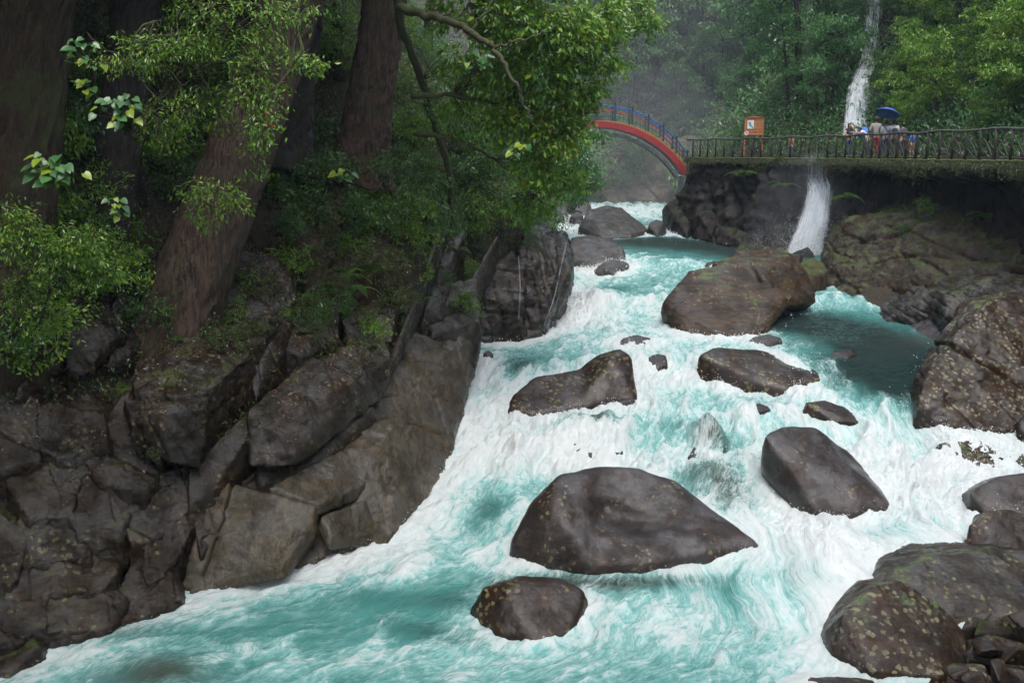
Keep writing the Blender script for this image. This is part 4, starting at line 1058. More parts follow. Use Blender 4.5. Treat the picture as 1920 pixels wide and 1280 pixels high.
# right-hand forest above the walkway
rt = random.Random(3)
cnt = 0
zones = [  # px range, py range, count, prototypes, scale, material, label, group
    ((1700, 1960), (-40, 250), 17, (2, 4, 0), (.42, .62), L_BRIGHT, 'bright leafy tree crowding the slope above the right end of the walkway', 'bright trees above the right end of the walkway'),
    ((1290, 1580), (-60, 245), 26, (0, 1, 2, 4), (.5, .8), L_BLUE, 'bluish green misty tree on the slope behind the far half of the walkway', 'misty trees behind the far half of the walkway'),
    ((1665, 1740), (-60, 200), 6, (2, 4), (.4, .55), L_DARK, 'dark leafy tree on the slope right of the upper waterfall', 'dark trees right of the upper waterfall'),
    ((1200, 1330), (60, 300), 9, (2, 4, 0), (.5, .7), L_BLUE, 'misty bush-like tree on the slope behind the bridge', 'misty trees behind the right end of the bridge'),
]
for (a0, a1), (b0, b1), n, ps, sc, mt, lab, grp in zones:
    k = 0; tries = 0
    while k < n and tries < 400:
        tries += 1
        px, py = rt.uniform(a0, a1), rt.uniform(b0, b1)
        q = ghit(px, py + 20, 30)
        if q is None: continue
        if q[0] < xd(q[1]) + 3.2 and q[1] < 66: continue
        if q[2] < 9.6 and q[1] < 66: continue
        if 1560 < px < 1672 : continue
        s = rt.uniform(*sc)
        put_tree(FP[rt.choice(ps)], (q[0], q[1], q[2] - .3), rt.uniform(0, 6.28), s, (M_BARK3, mt), lab, grp); k += 1
# tall forest behind, whose trunks show through the mist
for i, (px, py, s, pr, rz) in enumerate([(1345, 150, 1.1, 3, .3), (1400, 190, 1.2, 1, 2.0), (1440, 140, 1.1, 3, 4), (1500, 200, 1.0, 3, 1), (1300, 80, 1.0, 3, 5), (1545, 120, 1.0, 1, 2.5), (1380, 60, 1.2, 3, 3), (1470, 40, 1.1, 1, .6), (1720, 40, .9, 1, 5), (1800, 20, .8, 3, 1.2), (1880, 60, .8, 1, .2)]):
    q = ghit(px, py, 30)
    if q is None: continue
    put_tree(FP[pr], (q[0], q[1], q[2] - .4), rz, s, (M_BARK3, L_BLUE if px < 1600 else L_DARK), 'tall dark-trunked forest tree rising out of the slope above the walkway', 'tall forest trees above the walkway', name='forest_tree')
# far misty hillside
k = 0
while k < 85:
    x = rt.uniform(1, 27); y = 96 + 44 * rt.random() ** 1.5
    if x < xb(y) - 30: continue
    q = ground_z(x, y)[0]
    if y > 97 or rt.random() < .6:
        put_tree(FP[rt.choice((0, 1, 2, 3))], (x, y, q - .5), rt.uniform(0, 6.28), rt.uniform(.8, 1.3), (M_BARK3, L_FARLIT), 'pale misty tree on the far hillside beyond the bridge', 'trees on the far hillside beyond the bridge', name='forest_tree'); k += 1

# ---- big cedars on the left bank
def big_trunk(label, pts, radii, seed, mat=M_BARK, crown_z=None):
    P = crom([at(*p) for p in pts], 22); rs = np.random.default_rng(seed)
    R = np.interp(np.linspace(0, 1, len(P)), np.linspace(0, 1, len(radii)), radii)
    V, F = tube(P, R, 64)
    m = len(P) * 64; ring = np.arange(m) // 64; th = (np.arange(m) % 64) / 64 * 2 * math.pi
    q = np.stack([np.cos(th) * 3.2, np.sin(th) * 3.2, ring * .16], 1)
    d = fbm(q * 1.3, 4, seed, ridged=True) * .09 + fbm(q * np.array([4, 4, .8]), 3, seed + 1, ridged=True) * .05
    d += (.5 + .5 * np.cos(th * 5 + seed)) * .4 * np.clip(1 - ring / (m / 40) * 3.2, 0, 1) ** 2 * R[ring]
    c = P[ring]; V[:m] = c + (V[:m] - c) * (1 + d / R[ring])[:, None]
    base = P[0]
    t = thing('cedar_tree', label, 'tree', tuple(base))
    place_np('trunk', V, F, mat, t, smooth=True, origin=base)
    top = P[-1]
    br, blobs = [], []
    for i in range(16):
        f = i / 16; p0 = top + np.array([0, 0, 2 + f * 7.5]); an = i * 2.4
        ln = 4.2 * (1.1 - .5 * f)
        p1 = p0 + np.array([math.cos(an) * ln, math.sin(an) * ln, -.4])
        br.append(limb(p0, p1, .09, .03, rs)); blobs.append((p0 * .35 + p1 * .65, (1.5, 1.5, .6), 1)); blobs.append((p1, (1.1, 1.1, .5), 1))
    lt = tube(np.stack([top + np.array([.1 * s, .05 * s, s]) for s in np.linspace(-.3, 11, 12)]), np.linspace(radii[-1], .1, 12), 12)
    V, F = join([lt] + br); place_np('branches', V, F, mat, t, smooth=True, origin=base)
    C, O, _, _ = clustered(rs, blobs, 9000, .6, 60)
    me = leaf_mesh('crown', C - base, O, .22, rs, W=.6); link('crown', me, L_DARK, t)
    return t
big_trunk('leaning cedar trunk at the left, its base behind the large ledge', [(300, 690, 23.6), (345, 560, 23.8), (415, 380, 24.2), (480, 200, 24.6), (545, 0, 25), (585, -160, 25.2)], [1.0, .8, .72, .68, .66, .62], 51)
big_trunk('straight reddish cedar trunk standing on the litter-covered shelf', [(668, 345, 29.2), (680, 280, 29.2), (695, 180, 29.2), (712, 70, 29.2), (735, -120, 29.2)], [.8, .66, .58, .54, .5], 52)
big_trunk('dark cedar trunk half hidden behind the leaning one', [(520, 330, 28), (535, 220, 28.4), (556, 80, 28.8), (580, -120, 29)], [.8, .62, .55, .5], 53, M_BARK3)
big_trunk('shaggy moss-hung trunk at the left edge', [(8, 800, 21.6), (14, 700, 20.9), (28, 500, 20.6), (50, 250, 20.4), (75, 0, 20.2), (90, -140, 20)], [.9, .72, .62, .58, .55, .5], 54, bark('shaggy_bark', (.014, .008, .004), (.055, .034, .014), stretch=(9, 9, 2.5), moss=.6, bd=.06))
big_trunk('dark trunk in the shade left of the leaning cedar', [(150, 760, 23.3), (180, 560, 23.5), (205, 380, 24), (235, 180, 24.4), (260, 0, 24.8), (275, -120, 25)], [.7, .52, .48, .46, .44, .42], 55, M_BARK3)
# red painted characters on the leaning cedar, half hidden by leaves
M_RED = simple('red_paint', (.42, .035, .02), .5)
ins = thing('painted_inscription', 'red painted characters on the leaning cedar trunk, half hidden by leaves', 'inscription', tuple(at(478, 228, 23.9)))
strokes = [[(447, 216), (466, 213)], [(455, 208), (457, 234)], [(448, 228), (464, 222)], [(459, 224), (467, 236)], [(449, 238), (455, 226)],
           [(488, 214), (509, 208)], [(498, 204), (500, 240)], [(490, 226), (508, 220)], [(503, 226), (511, 238)], [(492, 238), (498, 228)]]
for s in strokes:
    V, F = tube([at(s[0][0], s[0][1], 23.86), at((s[0][0] + s[1][0]) / 2, (s[0][1] + s[1][1]) / 2, 23.85), at(s[1][0], s[1][1], 23.86)], [.022, .03, .014], 5)
    place_np('stroke', V, F, M_RED, ins)

# ---- the tree that leans out over the river from the left bank
def custom_tree(name, label, cat, limbs, blobs, n_leaves, L, mat_leaf, seed, cl_r=.3, per=40, mat_bark=M_BARK2, W=.55, twigs=0, droop=.5, parts=('branches', 'crown'), group=None, sides=7):
    rs = np.random.default_rng(seed)
    base = at(*limbs[0][0][0])
    t = thing(name, label, cat, tuple(base), group)
    tb = []
    for pts, r0, r1 in limbs:
        P = crom([at(*p) for p in pts], 6)
        P[1:] += .03 * rs.normal(0, 1, (len(P) - 1, 3))
        tb.append(tube(P, np.linspace(r0, r1, len(P)), sides))
    B = []
    for (px, py, Y, rx, ry, rz_, w) in blobs: B.append((at(px, py, Y), (rx, ry, rz_), w))
    P, O, C, tw = clustered(rs, B, n_leaves, cl_r, per)
    me = leaf_mesh('crown', P - base, O, L, rs, W=W, droop=droop)
    V, F = join(tb); place_np(parts[0], V, F, mat_bark, t, smooth=True, origin=base)
    # twigs carrying the leaf clusters
    tg = []
    ends = np.vstack([at(*p) for pts, _, _ in limbs for p in pts[1:]])
    for c, w_ in zip(C, tw):
        tg.append(tube([c - w_ * cl_r * 1.6, c, c + w_ * cl_r * 1.4], [.008, .006, .003], 3))
        if twigs:
            e = ends[np.argmin(((ends - c) ** 2).sum(1))]
            if np.linalg.norm(e - c) < twigs: tg.append(tube([e, (e + c) / 2 + rs.normal(0, .08, 3), c], [.016, .011, .007], 3))
    V, F = join(tg); place_np('twigs', V, F, mat_bark, t, origin=base)['kind'] = 'stuff'
    link(parts[1], me, mat_leaf, t)
    return t

custom_tree('overhanging_tree', 'leafy tree with a long mossy bough arching over the left side of the river', 'tree',
    [([(850, 430, 31), (835, 300, 30), (790, 150, 28), (745, 15, 26), (740, -120, 26)], .10, .11),
     ([(745, 15, 26), (800, 28, 25.4), (860, 48, 24.8), (910, 78, 24.4), (932, 100, 24.2), (965, 150, 24), (985, 200, 24), (1010, 245, 24)], .12, .02),
     ([(925, 92, 24.3), (955, 80, 24.2), (1000, 68, 24), (1030, 55, 24), (1055, 38, 24)], .045, .01),
     ([(885, 60, 24.6), (910, 20, 24.6), (940, -30, 24.6)], .04, .02),
     ([(850, 44, 24.9), (880, 5, 25), (900, -40, 25)], .035, .015),
     ([(780, 250, 28), (850, 260, 28), (930, 300, 28.5), (1000, 360, 29)], .08, .02),
     ([(770, 180, 27.4), (850, 180, 27.5), (960, 200, 28), (1060, 240, 28.5)], .08, .02)],
    [(900, 20, 26, 1.3, .9, .5, 2), (980, 40, 26, 1.2, .9, .6, 3), (1060, 70, 26.5, 1.0, .9, .6, 2.4), (1100, 30, 27, .9, .8, .5, 1.6), (1130, 110, 27.5, .6, .6, .4, .8),
     (1000, 140, 27, 1.2, 1, .6, 3), (1080, 170, 27.5, .9, .9, .6, 2.4), (920, 130, 27.5, 1.0, .8, .5, 1.6), (880, 210, 28, .8, .6, .5, 1), (960, 220, 27.5, .9, .8, .6, 2),
     (1040, 250, 27.5, .9, .8, .6, 2.6), (1000, 310, 28, .7, .7, .6, 1.8), (1055, 330, 29, .6, .6, .5, 1.2), (1010, 390, 30, .5, .5, .5, .8), (970, 380, 29, .5, .5, .5, .7), (860, 120, 27.8, .8, .6, .5, .8), (1150, 60, 27.5, .5, .5, .3, .5), (960,-40,26,2,1,.6,2)],
    17000, .155, L_BRIGHT, 61, cl_r=.24, per=22, twigs=1.2)
custom_tree('hanging_branch', 'sparse leafy branch hanging in from the top against the mist', 'branch',
    [([(1060, -160, 30), (1120, -80, 30), (1170, -20, 30), (1215, 30, 30), (1240, 65, 30)], .05, .01), ([(1150, -50, 30), (1160, 20, 30), (1140, 70, 30)], .03, .008)],
    [(1180, 10, 30, .7, .5, .35, 2), (1215, 45, 30, .5, .4, .3, 1.5), (1150, 60, 30, .5, .4, .25, 1), (1130, -20, 30, .7, .5, .3, 1)],
    1500, .13, L_BRIGHT, 62, cl_r=.22, per=22)
custom_tree('river_bush', 'bush leaning over the upstream rocks below the left end of the bridge', 'bush',
    [([(980, 400, 36), (1010, 330, 37), (1050, 300, 38), (1100, 310, 38)], .06, .015), ([(1010, 330, 37), (1060, 350, 38), (1120, 345, 38.5)], .04, .01)],
    [(1060, 285, 38, .9, .8, .4, 2), (1090, 320, 38, .7, .6, .25, 1.4), (1030, 350, 38, .9, .7, .5, 2), (1110, 350, 38.5, .5, .4, .15, .6), (1000, 300, 36, .9, .8, .8, 2), (985, 370, 35, .6, .6, .6, 1.5), (1110,255,39,.8,.6,.2,1)],
    5500, .13, L_BLUE, 63, cl_r=.28, per=28)
# shrubs of the left foreground
custom_tree('shrub', 'twiggy shrub with fresh narrow leaves in front of the leaning cedar', 'shrub',
    [([(255, 260, 17), (285, 210, 16.8), (330, 150, 16.5), (390, 80, 16.2), (420, -20, 16)], .07, .03), ([(330, 150, 16.5), (400, 120, 16), (480, 125, 15.8), (545, 130, 15.7)], .03, .008),
     ([(300, 190, 16.8), (240, 120, 16.6), (165, 65, 16.5)], .018, .006), ([(390, 80, 16.2), (330, 60, 16), (290, 40, 16)], .02, .006), ([(400, 120, 16), (430, 60, 15.8), (405, 10, 15.6)], .02, .008),
     ([(360, 120, 16.4), (400, 170, 16), (460, 140, 15.8)], .02, .005), ([(300, 200, 16.7), (340, 160, 16), (380, 140, 15.9), (450, 138, 15.8)], .015, .005)],
    [(330, 95, 16, .9, .5, .22, 3), (420, 75, 15.8, .9, .5, .3, 3), (480, 150, 15.6, .35, .4, .5, 2.5), (250, 110, 16.2, .6, .4, .2, 1.4), (490, 215, 15.6, .3, .3, .5, 1.6), (370, 200, 16, .5, .4, .4, 1.6), (300, 230, 16.4, .5, .4, .4, 1.4), (430, 20, 15.8, 1.0, .5, .3, 2), (560, 30, 16, .6, .4, .2, 1)],
    5200, .078, L_BRIGHT, 64, cl_r=.17, per=24, W=.36, twigs=.8)
custom_tree('shrub', 'dark narrow-leaved shrub at the left edge above the shaded rocks', 'shrub',
    [([(60, 640, 19), (90, 560, 18.6), (120, 500, 18.4)], .03, .01), ([(90, 560, 18.6), (40, 520, 18.4), (10, 480, 18.2)], .02, .008), ([(120, 500, 18.4), (180, 520, 18.3), (225, 535, 18.3)], .015, .005)],
    [(40, 450, 18, .6, .5, .35, 2), (120, 480, 18, .6, .5, .4, 2.4), (190, 510, 18.2, .4, .4, .25, 1.5), (40, 560, 18.6, .6, .4, .5, 1.4), (110, 610, 19, .5, .4, .4, 1), (20, 420, 18, .5, .4, .3, 1.2), (150, 450, 18, .4, .4, .2, 1)],
    4500, .095, L_BRIGHT, 65, cl_r=.2, per=24, W=.36)
custom_tree('shrub', 'trailing leafy shrub hanging in front of the lower leaning trunk', 'shrub',
    [([(330, 350, 18), (370, 340, 17.6), (410, 360, 17.4), (445, 385, 17.4)], .02, .005), ([(370, 340, 17.6), (380, 390, 17.5)], .012, .004)],
    [(390, 360, 17.4, .5, .4, .2, 2), (430, 375, 17.4, .3, .3, .15, 1.2), (380, 400, 17.5, .3, .3, .3, 1), (480, 290, 16, .15, .2, .35, .8)],
    800, .085, L_BRIGHT, 66, cl_r=.16, per=18, W=.36)
custom_tree('shrub', 'slender branch with yellowish leaves before the dark hollow', 'shrub',
    [([(500, 70, 17), (535, 95, 17), (570, 115, 17), (600, 130, 17)], .015, .004)],
    [(540, 105, 17, .25, .2, .1, 1), (580, 120, 17, .3, .2, .12, 1.6)], 260, .1, L_BRIGHT, 67, cl_r=.13, per=13, W=.42)
custom_tree('shrub', 'loose shrub around the foot of the straight reddish cedar', 'shrub',
    [([(720, 400, 28), (760, 340, 28), (790, 300, 28)], .03, .01), ([(640, 340, 27.5), (600, 310, 27.4), (590, 290, 27.4)], .02, .006)],
    [(760, 300, 28, .9, .6, .5, 2), (610, 300, 27.5, .5, .4, .3, 1.2), (790, 350, 28, .8, .5, .5, 1.6), (840, 400, 29, .8, .5, .6, 1.6), (700, 400, 27.8, .8, .5, .4, 1.4), (800, 200, 28, .5, .4, .5, .8), (660,310,28.2,.4,.3,.15,.6)],
    3600, .1, L_DARK, 68, cl_r=.2, per=24, W=.45)

# broad-leaved plants: every leaf is its own piece
def heart_leaf(L):
    pts = [(0, 0), (.32, -.08), (.5, .18), (.44, .5), (.2, .82), (0, 1.05), (-.2, .82), (-.44, .5), (-.5, .18), (-.32, -.08)]
    V = [(x * L * .9, y * L, .18 * L * abs(x) - .12 * L * y * y) for x, y in pts] + [(0, L * .45, -.03 * L)]
    n = len(pts)
    F = [(i, (i + 1) % n, n) for i in range(n)]
    return np.array(V), np.array(F)
LEAFM = []
for s, tn in ((1, .35), (1, .6), (1, .8)):
    V, F = heart_leaf(1.0); me = mesh_np('leaf', V, F, True); fattr(me, 'tint', np.full(len(V), tn)); me.materials.append(L_BLUE if tn < .7 else L_BRIGHT); LEAFM.append(me)
def broad_plant(label, px, py, Y, r, n, L, seed, cat='plant', face=(.2, -.8)):
    rs = np.random.default_rng(seed); c = at(px, py, Y); base = c + np.array([-.1, .5, -r * .9])
    t = thing('broadleaf_plant', label, cat, tuple(base))
    st = []
    for i in range(n):
        d = unit(rs.normal(0, 1, 3)); d[1] = -abs(d[1])
        p = c + d * r * rs.uniform(.35, 1) * np.array([1.2, .6, .75])
        st.append(tube([base + rs.normal(0, .03, 3), (base + p) / 2 + np.array([0, 0, r * .25]), p], [.012, .008, .004], 3))
        z = unit(np.array([rs.normal(face[0], .35), face[1] + rs.normal(0, .3), 1.0 + rs.normal(0, .2)]))
        y = unit(np.cross(z, np.cross(unit(np.array([d[0] * 1.2 + rs.normal(0, .5), -.5, -.7])), z)))
        x = np.cross(y, z)
        o = bpy.data.objects.new('leaf', LEAFM[int(rs.integers(0, 3))]); COL.objects.link(o); o.parent = t
        s = L * rs.uniform(.6, 1.15)
        M4 = Matrix(((x[0], y[0], z[0], p[0] - base[0]), (x[1], y[1], z[1], p[1] - base[1]), (x[2], y[2], z[2], p[2] - base[2]), (0, 0, 0, 1)))
        o.matrix_local = M4 @ Matrix.Diagonal((s, s, s, 1))
    V, F = join(st); place_np('stems', V, F, M_BARK2, t, origin=base)
broad_plant('broad-leaved plant with pale heart-shaped leaves beside the shaggy trunk', 105, 315, 16.5, .42, 38, .19, 71)
broad_plant('heart-leaved plant with a few large leaves in the upper left thicket', 160, 100, 16.2, .34, 17, .15, 72)
broad_plant('heart-leaved plant below the twiggy shrub', 225, 205, 16.0, .38, 30, .16, 73)
broad_plant('small heart-leaved plant above the left ledge rocks', 222, 388, 17.0, .24, 10, .14, 74)
broad_plant('heart-leaved sprig left of centre in the dark slope', 165, 160, 16.4, .2, 9, .15, 75)
broad_plant('heart-leaved sprig at the foot of the straight cedar', 648, 330, 27, .3, 12, .2, 76)
broad_plant('heart-leaved plant on the shelf above the thin joint plates', 800, 390, 29, .45, 18, .22, 77)
broad_plant('sunlit heart-leaved plant among the overhanging leaves', 895, 110, 24.6, .4, 16, .2, 78)
broad_plant('heart-leaved sprig before the dark hollow right of the cedar', 975, 275, 25.5, .3, 10, .2, 79)

# ferns
def fern_mesh(L, n=22):
    Vs, Fs = [], []; o = 0
    for i in range(n):
        t = i / n; y = t * L; z = .35 * L * t * (1 - t) * 2 - .25 * L * t * t
        w = .30 * L * (1 - t) ** .8 * (min(1, t * 5 + .25))
        for s in (-1, 1):
            Vs += [(0, y - .012 * L, z), (s * w * .5, y + .035 * L, z + .01), (s * w, y + .05 * L, z - .05 * L), (s * w * .5, y - .02 * L, z)]
            Fs += [(o, o + 1, o + 2), (o, o + 2, o + 3)]; o += 4
    me = mesh_np('frond', np.array(Vs), np.array(Fs)); fattr(me, 'tint', np.random.default_rng(1).random(len(Vs)) * .5 + .4); me.materials.append(L_FERN); return me
FERN = fern_mesh(1.0)
def fern(label, p, L, n, seed, az0=-2.6, az1=1.0, group=None):
    rs = random.Random(seed); t = thing('fern', label, 'fern', tuple(p), group)
    for i in range(n):
        o = bpy.data.objects.new('frond', FERN); COL.objects.link(o); o.parent = t
        a = rs.uniform(az0, az1) - math.pi / 2 + math.pi / 2
        o.rotation_euler = (rs.uniform(-.1, .45), 0, a + math.pi); s = L * rs.uniform(.7, 1.1); o.scale = (s, s, s)
fern('arching fern on the shelf left of the thin joint plates', at(668, 545, 26), .75, 6, 81, -1.2, 2.2)
fern('fern behind the arching one, its fronds pointing left', at(645, 520, 26.4), .7, 4, 82, 0, 2.6)
fern('fern at the inner edge of the large ledge', at(440, 600, 24.2), .45, 5, 83)
fern('tiny fern at the foot of the leaning cedar', at(335, 640, 22.6), .35, 5, 84)
fern('fern beside the lichened lump under the leaning cedar', at(440, 470, 25), .45, 4, 85)
fern('fern by the small dark block right of the ledge', at(585, 560, 25.6), .4, 5, 86)
fern('fern in the shade above the thin plates', at(760, 490, 28.6), .55, 6, 87)
fern('grassy fern tuft on the mossy cliff face', at(1705, 432, 41.5), .9, 12, 88, -3, 3)
fern('bamboo-like tuft on the brown cliff near the right edge', at(1850, 408, 38.6), .8, 10, 89, -3, 3)
fern('fern clump beside the lower waterfall', at(1588, 372, 47), .9, 10, 90, -3, 3)
fern('fern on the shaded wall left of the lower waterfall', at(1470, 350, 52), .8, 7, 91, -3, 3)
fern('fern low on the shaded wall near the bridge', at(1390, 330, 57), 1.0, 7, 92, -3, 3)
fern('little fern on the wall above the dark pointed stone', at(1450, 300, 55), .7, 6, 93, -3, 3)

# undergrowth carpets (uncountable)
def carpet(name, label, n, xf, yf, keep, L, mat, seed, per=16, cl=.3, lift=.15, W=.45, tint=None, droop=.4):
    rs = np.random.default_rng(seed)
    m = n // per
    X = []; 
    x = rs.uniform(*xf, m * 5); y = rs.uniform(*yf, m * 5)
    k = keep(x, y); x, y = x[k][:m], y[k][:m]
    z = ground_z(x, y); c = np.stack([x, y, z + lift * rs.random(len(x))], 1)
    kk = np.repeat(np.arange(len(x)), per)
    P = c[kk] + rs.normal(0, cl, (len(kk), 3)) * np.array([1, 1, .8])
    P[:, 2] = np.maximum(P[:, 2], ground_z(P[:, 0], P[:, 1]) + .02)
    me = leaf_mesh(name, P, np.tile([[.35, -.5, 0.]], (len(P), 1)), L, rs, W=W, tint=tint, droop=droop)
    o = link(name, me, mat); tag(o, label, kind='stuff')
vis = lambda x, y: np.abs(x) < .56 * y
n1 = lambda x, y: perlin(np.stack([x * .5, y * .5, x * 0], 1), 33)
carpet('bank_plants', 'low green plants on the flat ground of the right bank', 16000, (9, 26), (10, 34), lambda x, y: (x > xr(y) + 3) & (x > .54 * y + .4), .11, L_DARK, 299, cl=.3, lift=.25)
n1 = lambda x, y: perlin(np.stack([x * .5, y * .5, x * 0], 1), 33)
carpet('undergrowth', 'tangled leafy undergrowth covering the left slope', 80000, (-16, 3), (20, 48), lambda x, y: vis(x, y) & (x < xb(y) - np.where(y < 33, 4.2, .8)) & (n1(x, y) > -.15), .10, L_DARK, 301, cl=.28, lift=.5)
carpet('dry_vines', 'brown hanging roots and dry ferns on the left slope', 30000, (-16, 0), (18, 40), lambda x, y: vis(x, y) & (x < xb(y) - 3.8), .12, L_MIX, 302, cl=.3, lift=.3, W=.14, droop=1.6)
carpet('leaf_litter', 'reddish fallen leaves on the left slope', 24000, (-14, 0), (20, 40), lambda x, y: vis(x, y) & (x < xb(y) - 3.2) & (x > xb(y) - 10), .06, L_LITTER, 303, cl=.4, lift=.02, W=.6, droop=.1)
carpet('shrubbery', 'pale green brush over the far left slope beyond the outcrop', 40000, (-12, 6), (44, 96), lambda x, y: vis(x, y) & (x < xb(y) - .6), .15, L_BLUE, 304, cl=.45, lift=.9)
carpet('shrubbery', 'dense brush on the slope above the walkway', 80000, (11, 45), (30, 68), lambda x, y: vis(x, y) & (x > xd(y) + 2.7) & (n1(x, y) > -.4), .2, L_BLUE, 305, cl=.4, lift=.8)
carpet('shrubbery', 'misty brush on the far hillside', 50000, (-16, 36), (66, 140), lambda x, y: vis(x, y) & (ground_z(x, y) > 7.0) & (x > xb(y)), .34, L_FARLIT, 306, cl=.8, lift=.8)

# small shrubs rooted all over the left slope
SHP = [tree_proto(31, 1.3, .02, .75, 1300, .085, (.3, -.3), .1, .16, 20), tree_proto(32, 1.0, .018, .8, 1200, .10, (.4, -.4), .1, .16, 16), tree_proto(33, 1.6, .025, .7, 1400, .075, (.2, -.5), .15, .15, 22)]
for i in range(130):
    px, py = rt.uniform(-10, 950), rt.uniform(10, 560)
    if py > 330 + (px / 950) * 160 and rt.random() < .75: continue
    q = ghit(px, py, 14, 60)
    if q is None or q[0] > xb(q[1]) - 2.4: continue
    lit = px > 600 or rt.random() < .6  # light and shade put into the leaf colour, brighter to the right
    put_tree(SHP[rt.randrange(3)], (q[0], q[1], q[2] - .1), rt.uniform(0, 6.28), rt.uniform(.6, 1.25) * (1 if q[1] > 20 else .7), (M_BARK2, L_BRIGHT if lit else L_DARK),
             'leafy shrub rooted in the left slope, its green brightened as if lit' if lit else 'leafy shrub rooted in the left slope, its green darkened as if shaded', 'fresh green shrubs on the left slope' if lit else 'dark shrubs on the left slope', name='shrub', cat='shrub', tilt=(rt.uniform(0, .5), rt.uniform(0, .5)))
# a leafy canopy of neighbouring trees closes over the left bank
for i, (x, y, z, s, pr) in enumerate([(-12, 20, 12, 1.3, 3), (-9.5, 26, 12, 1.2, 1), (-8, 31, 13, 1.2, 3), (-13, 27, 17, 1.3, 1), (-6, 36, 11, 1.1, 3), (-15, 15, 12, 1.3, 1), (-5, 42, 11, 1.1, 1), (-4, 50, 11, 1.0, 3), (-9, 70, 10, 1.1, 3)]):
    zz = float(ground_z(x, y)[0])
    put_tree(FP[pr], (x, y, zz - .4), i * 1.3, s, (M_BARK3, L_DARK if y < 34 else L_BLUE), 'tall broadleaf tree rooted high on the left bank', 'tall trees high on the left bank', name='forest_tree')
CAN = [tree_proto(41, 17, .32, 5.6, 6500, .42, (2.5, 0), .45, .6, 30), tree_proto(42, 15, .3, 5.2, 6000, .42, (2.0, .5), .45, .6, 30)]  # unseen trees added to narrow the open sky and shade the rocks
for i, y in enumerate((-14, -7, 0, 7)):
    x = float(xb(y)) - (3.2 if y < 17 else 5.0); zz = float(ground_z(x, y)[0])
    put_tree(CAN[i % 2], (x, y, zz - .4), .3 * (i % 3) - .3, 1.15 + .1 * (i % 2), (M_BARK3, L_DARK), 'unseen tree added to shade the left side of the river', 'unseen trees added to shade the left side of the river', name='shade_canopy_tree')
for i, y in enumerate((-14, -6, 1)):
    x = (float(xr(y)) + 6.5) if y < 28 else 23.0; zz = float(ground_z(x, y)[0])
    put_tree(CAN[i % 2], (x, y, zz - .4), math.pi + .3 * (i % 3) - .3, 1.15 + .1 * (i % 2), (M_BARK3, L_DARK), 'unseen tree added to shade the right side of the river', 'unseen trees added to shade the right side of the river', name='shade_canopy_tree')
# smaller trees filling the left bank further upstream
for i, (px, py, Y, s, pr) in enumerate([(900, 330, 38, .5, 4), (940, 250, 42, .6, 2), (980, 200, 46, .7, 2), (1010, 300, 48, .6, 4), (1030, 180, 52, .7, 0), (1000, 120, 56, .8, 0), (1040, 330, 60, .7, 2), (860, 250, 36, .5, 4), (1000, 350, 42, .45, 4), (900, 420, 35, .3, 4)]):
    x = at(px, py, Y)[0]; zz = float(ground_z(x, Y)[0])
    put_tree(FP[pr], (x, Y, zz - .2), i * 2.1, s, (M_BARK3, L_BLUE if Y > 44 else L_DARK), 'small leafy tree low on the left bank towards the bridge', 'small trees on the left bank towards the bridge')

# ------------------------------------------------------------------ what grows and lies on the rocks
from mathutils.bvhtree import BVHTree
_v, _f, _o = [], [], 0
for V, F in GEO:
    _v.append(V); _f.append(F + _o); _o += len(V)
_v = np.vstack(_v); _f = np.vstack(_f)
BVH = BVHTree.FromPolygons(_v.tolist(), _f.tolist())
def down(x, y, z=30.0):
    h, n_, i_, d_ = BVH.ray_cast(Vector((x, y, z)), Vector((0, 0, -1)))
    g = float(ground_z(x, y)[0])
    if h is None or h.z < g: return None
    return h, n_
def pick(px, py):
    d = ray(px, py); h, n_, i_, d_ = BVH.ray_cast(Vector((0, 0, CAMZ)), Vector(d).normalized())
    g = ghit(px, py)
    if h is not None and (g is None or h.y < g[1]): return np.array(h), n_
    return (g, Vector((0, 0, 1))) if g is not None else (None, None)
rs = np.random.default_rng(808)
pts, nn_ = [], []
for _ in range(16000):
    y = rs.uniform(19, 36); x = xb(y) - rs.uniform(1.0, 9.0)
    if perlin(np.array([[x * .9, y * .9, 2.0]]), 5)[0] < -.02: continue
    r = down(x, y)
    if r is None or r[1].z < .55 or r[0].z < zw(y) + 1.9: continue
    pts.append(r[0] + r[1] * .012); nn_.append(r[1])
pts = np.array([tuple(p) for p in pts]); nn_ = np.array([tuple(n_) for n_ in nn_])
A = unit(np.cross(nn_, rs.normal(0, 1, (len(pts), 3)))); Nv = unit(nn_ + rs.normal(0, .25, (len(pts), 3)))
Ls = rs.uniform(.035, .085, len(pts))
V, F = leaf_arrays(pts, A, Nv, Ls, Ls * .55, rs, .25)
me = mesh_np('leaf_litter', V, F); fattr(me, 'tint', np.repeat(rs.random(len(pts)), 4))
tag(link('leaf_litter', me, L_LITTER), 'reddish brown fallen leaves lying on the rock ledges', kind='stuff')
